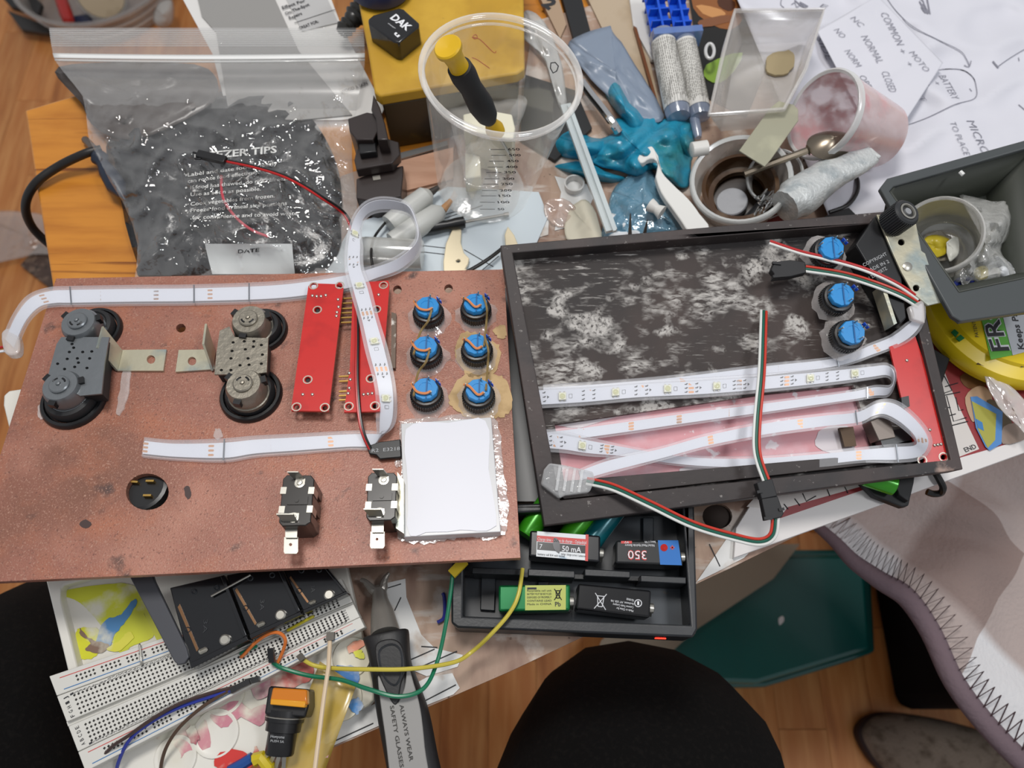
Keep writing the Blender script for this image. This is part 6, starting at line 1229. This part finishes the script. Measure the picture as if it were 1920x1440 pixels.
tag(crumple([(1826, 505), (1850, 500), (1852, 520), (1832, 524)], .052, .004, 'yellow_wrapper', M('pk#b9a72a', ''), None, 95, 5), 'yellow wrapper scrap beside the bright foil', 'wrapper')
# ---- yellow reel
rl = thing('tape_reel', 'bright yellow painters tape case with green and white printed band', 'tape', at(1905, 575, .006))
yr = M('reel_yellow', '#dcbf10', .35); rcn = at(1912, 560, .032); RR = (at(1912, 706, .032) - rcn).length
g = G(); g.lathe(rcn - V((0, 0, .023)), V((0, 0, 1)), [(RR * .95, 0), (RR, .004), (RR, .009), (RR * 1.03, .0095), (RR * 1.03, .0135), (RR * .99, .018), (RR * .86, .0205), (RR * .84, .023), (.0005, .023)], 80); g.build('case', yr, rl, sharp=28)
RS = .0322
g = G(); g.slab([(1832, 563), (1848, 560), (1888, 560), (1902, 665), (1858, 674)], RS + .0003, .0003); gb = g.build('green_band', M('band_green', '#5da83c', .4), rl)
g = G(); g.slab([(1872, 560), (1925, 560), (1940, 655), (1899, 666)], RS + .0006, .0003); g.build('white_band', M('band_white', '#b9bcc0', .4), rl)
for e_, m_n, b_, lf in ((0, 'white', .045, .0007), (1, 'black', .012, .0009)):
    g = G(); text(g, 'FRO', (1893, 657), (1858, 555), RS, 30, b_, lf); g.build('lettering', M(m_n + '_print', ''), gb)
g = G(); text(g, 'Keeps Paint', (1921, 655), (1902, 566), RS + .0006, 10, .02); text(g, 'PATENTED', (1836, 632), (1826, 592), RS, 6); text(g, '2', (1914, 688), (1922, 687), RS - .002, 12, .03); g.build('lettering', M('black_print', ''), rl)
g = G(); g.slab([(1784, 622), (1790, 617), (1798, 624), (1792, 631)], RS - .001, .001); g.slab([(1793, 634), (1801, 627), (1809, 634), (1800, 640)], RS - .001, .001); g.build('green_mark', M('green_dark_print', '#0f6a34', .4), rl)
g = G(); g.slab([(1836, 676), (1882, 692), (1880, 699), (1832, 682)], RS - .005, .002); g.build('slot', M('slot_brown', '#4d3410', .6), rl)
# ---- maze book
bo_ = thing('puzzle_book', 'open puzzle book with maze page and red picture, white margin along the desk edge', 'book', at(1650, 900, -.004))
BK = [(1376, 1046), (1380, 990), (1500, 800), (1700, 560), (1990, 560), (1995, 822), (1920, 849)]
BH = .0085; G().slab(BK, BH, .0048).build('page_block', M('page_white', '#d9d5d3', .5), bo_, bevel=.0004)
mrn = M('print_red', '#8f2f33', .4)
flat([(1462, 972), (1620, 918), (1800, 858), (1960, 812), (1960, 640), (1700, 640)], BH + .0002, .0002, 'red_border', mrn, bo_)
flat([(1400, 950), (1480, 860), (1740, 640), (1768, 690), (1790, 745), (1836, 842), (1800, 856), (1640, 905), (1462, 955)], BH + .0003, .0002, 'maze_page', M('maze_paper', '#cfc9c4', .5), bo_)
g = G(); 
for P_ in ([(1768, 700), (1785, 732), (1762, 740)], [(1772, 725), (1796, 718)], [(1766, 742), (1800, 735)], [(1775, 742), (1788, 790), (1812, 783)], [(1782, 764), (1770, 764)], [(1792, 745), (1798, 770), (1806, 768)], [(1784, 798), (1815, 790)], [(1778, 780), (1792, 776)], [(1490, 935), (1500, 948)], [(1505, 925), (1512, 940), (1530, 930)], [(1470, 945), (1478, 955)], [(1550, 915), (1556, 930)], [(1580, 905), (1590, 925)], [(1600, 900), (1625, 893)]):
    g.tube([at(a, b, BH + .0005) for a, b in P_], .00035, 4)
text(g, 'END', (1811, 848), (1832, 840), BH + .0004, 8, .01); g.build('maze_line', M('black_print', ''), bo_)
for k, (l, c) in enumerate([([(1800, 705), (1835, 695), (1850, 705), (1845, 725), (1815, 728)], '#6e4a2e'), ([(1810, 745), (1830, 725), (1850, 728), (1860, 750), (1830, 790), (1818, 780)], '#b5977c'), ([(1850, 750), (1880, 760), (1900, 800), (1900, 825), (1878, 825), (1862, 790)], '#5e5442'), ([(1882, 800), (1912, 795), (1925, 822), (1880, 832)], '#8f7f74'), ([(1820, 744), (1832, 743), (1880, 772), (1878, 832), (1856, 845), (1848, 838), (1830, 802)], '#5285c0'), ([(1822, 752), (1868, 776), (1866, 825), (1852, 840), (1834, 805)], '#a3a04a'), ([(1830, 785), (1842, 792), (1845, 808), (1834, 802)], '#3f7ab5')]):
    flat(l if k > 3 else blob(l, 3, .5, k), BH + .0006 + .0002 * k, .0002, 'printed_picture', M('pic' + c, c, .35, var=[(c, 1, 0, 1)]), bo_)
tag(crumple([(1846, 700), (1880, 712), (1935, 770), (1940, 830), (1910, 800), (1870, 760)], .022, .003, 'film_strip', FILM('strip_film', '#cfc7c2', .5, .4, .15), None, 97, 7), 'translucent white film strip hanging over the puzzle book picture', 'film')
tag(G().slab([(1738, 645), (1782, 672), (1768, 715), (1762, 732), (1748, 700)], .018, .009).build('black_wedge', M('wedge_black', '#17181d', .4), bevel=.0008), 'black wedge with a silver screw between dark tray and puzzle book', 'wedge')
# ---- green cell in black holder, and cable under the tray
gh = thing('cell_holder', 'black holder with green cell poking out under the wooden tray', 'battery holder', at(1660, 920, .010))
G().slab([(1610, 900), (1690, 880), (1716, 890), (1714, 905), (1704, 948), (1692, 950), (1640, 930)], .016, .006).build('holder', blackm, gh, bevel=.0008)
G().slab([(1690, 893), (1716, 890), (1712, 910), (1704, 940), (1686, 928), (1680, 912)], .021, .006).build('end_block', blackm, gh, bevel=.0006)
g = G(); a, b = at(1622, 892, .0225), at(1676, 910, .0225); t = (b - a).normalized(); g.lathe(a, t, [(.0064, 0), (.0066, .001), (.0066, (b - a).length), (.005, (b - a).length + .001), (.0004, (b - a).length + .001)], 20); g.build('cell', M('cell_leaf', '#3d9f20', .25, .2), gh)
tag(wire(None, [(1750, 880, .012), (1760, 897, .0125), (1768, 914, .010), (1764, 924, .004), (1750, 926, .002), (1738, 922, .002)], .0022, M('cable_black', ''), 'thick_cable'), 'black cable drooping over the puzzle book edge', 'cable')
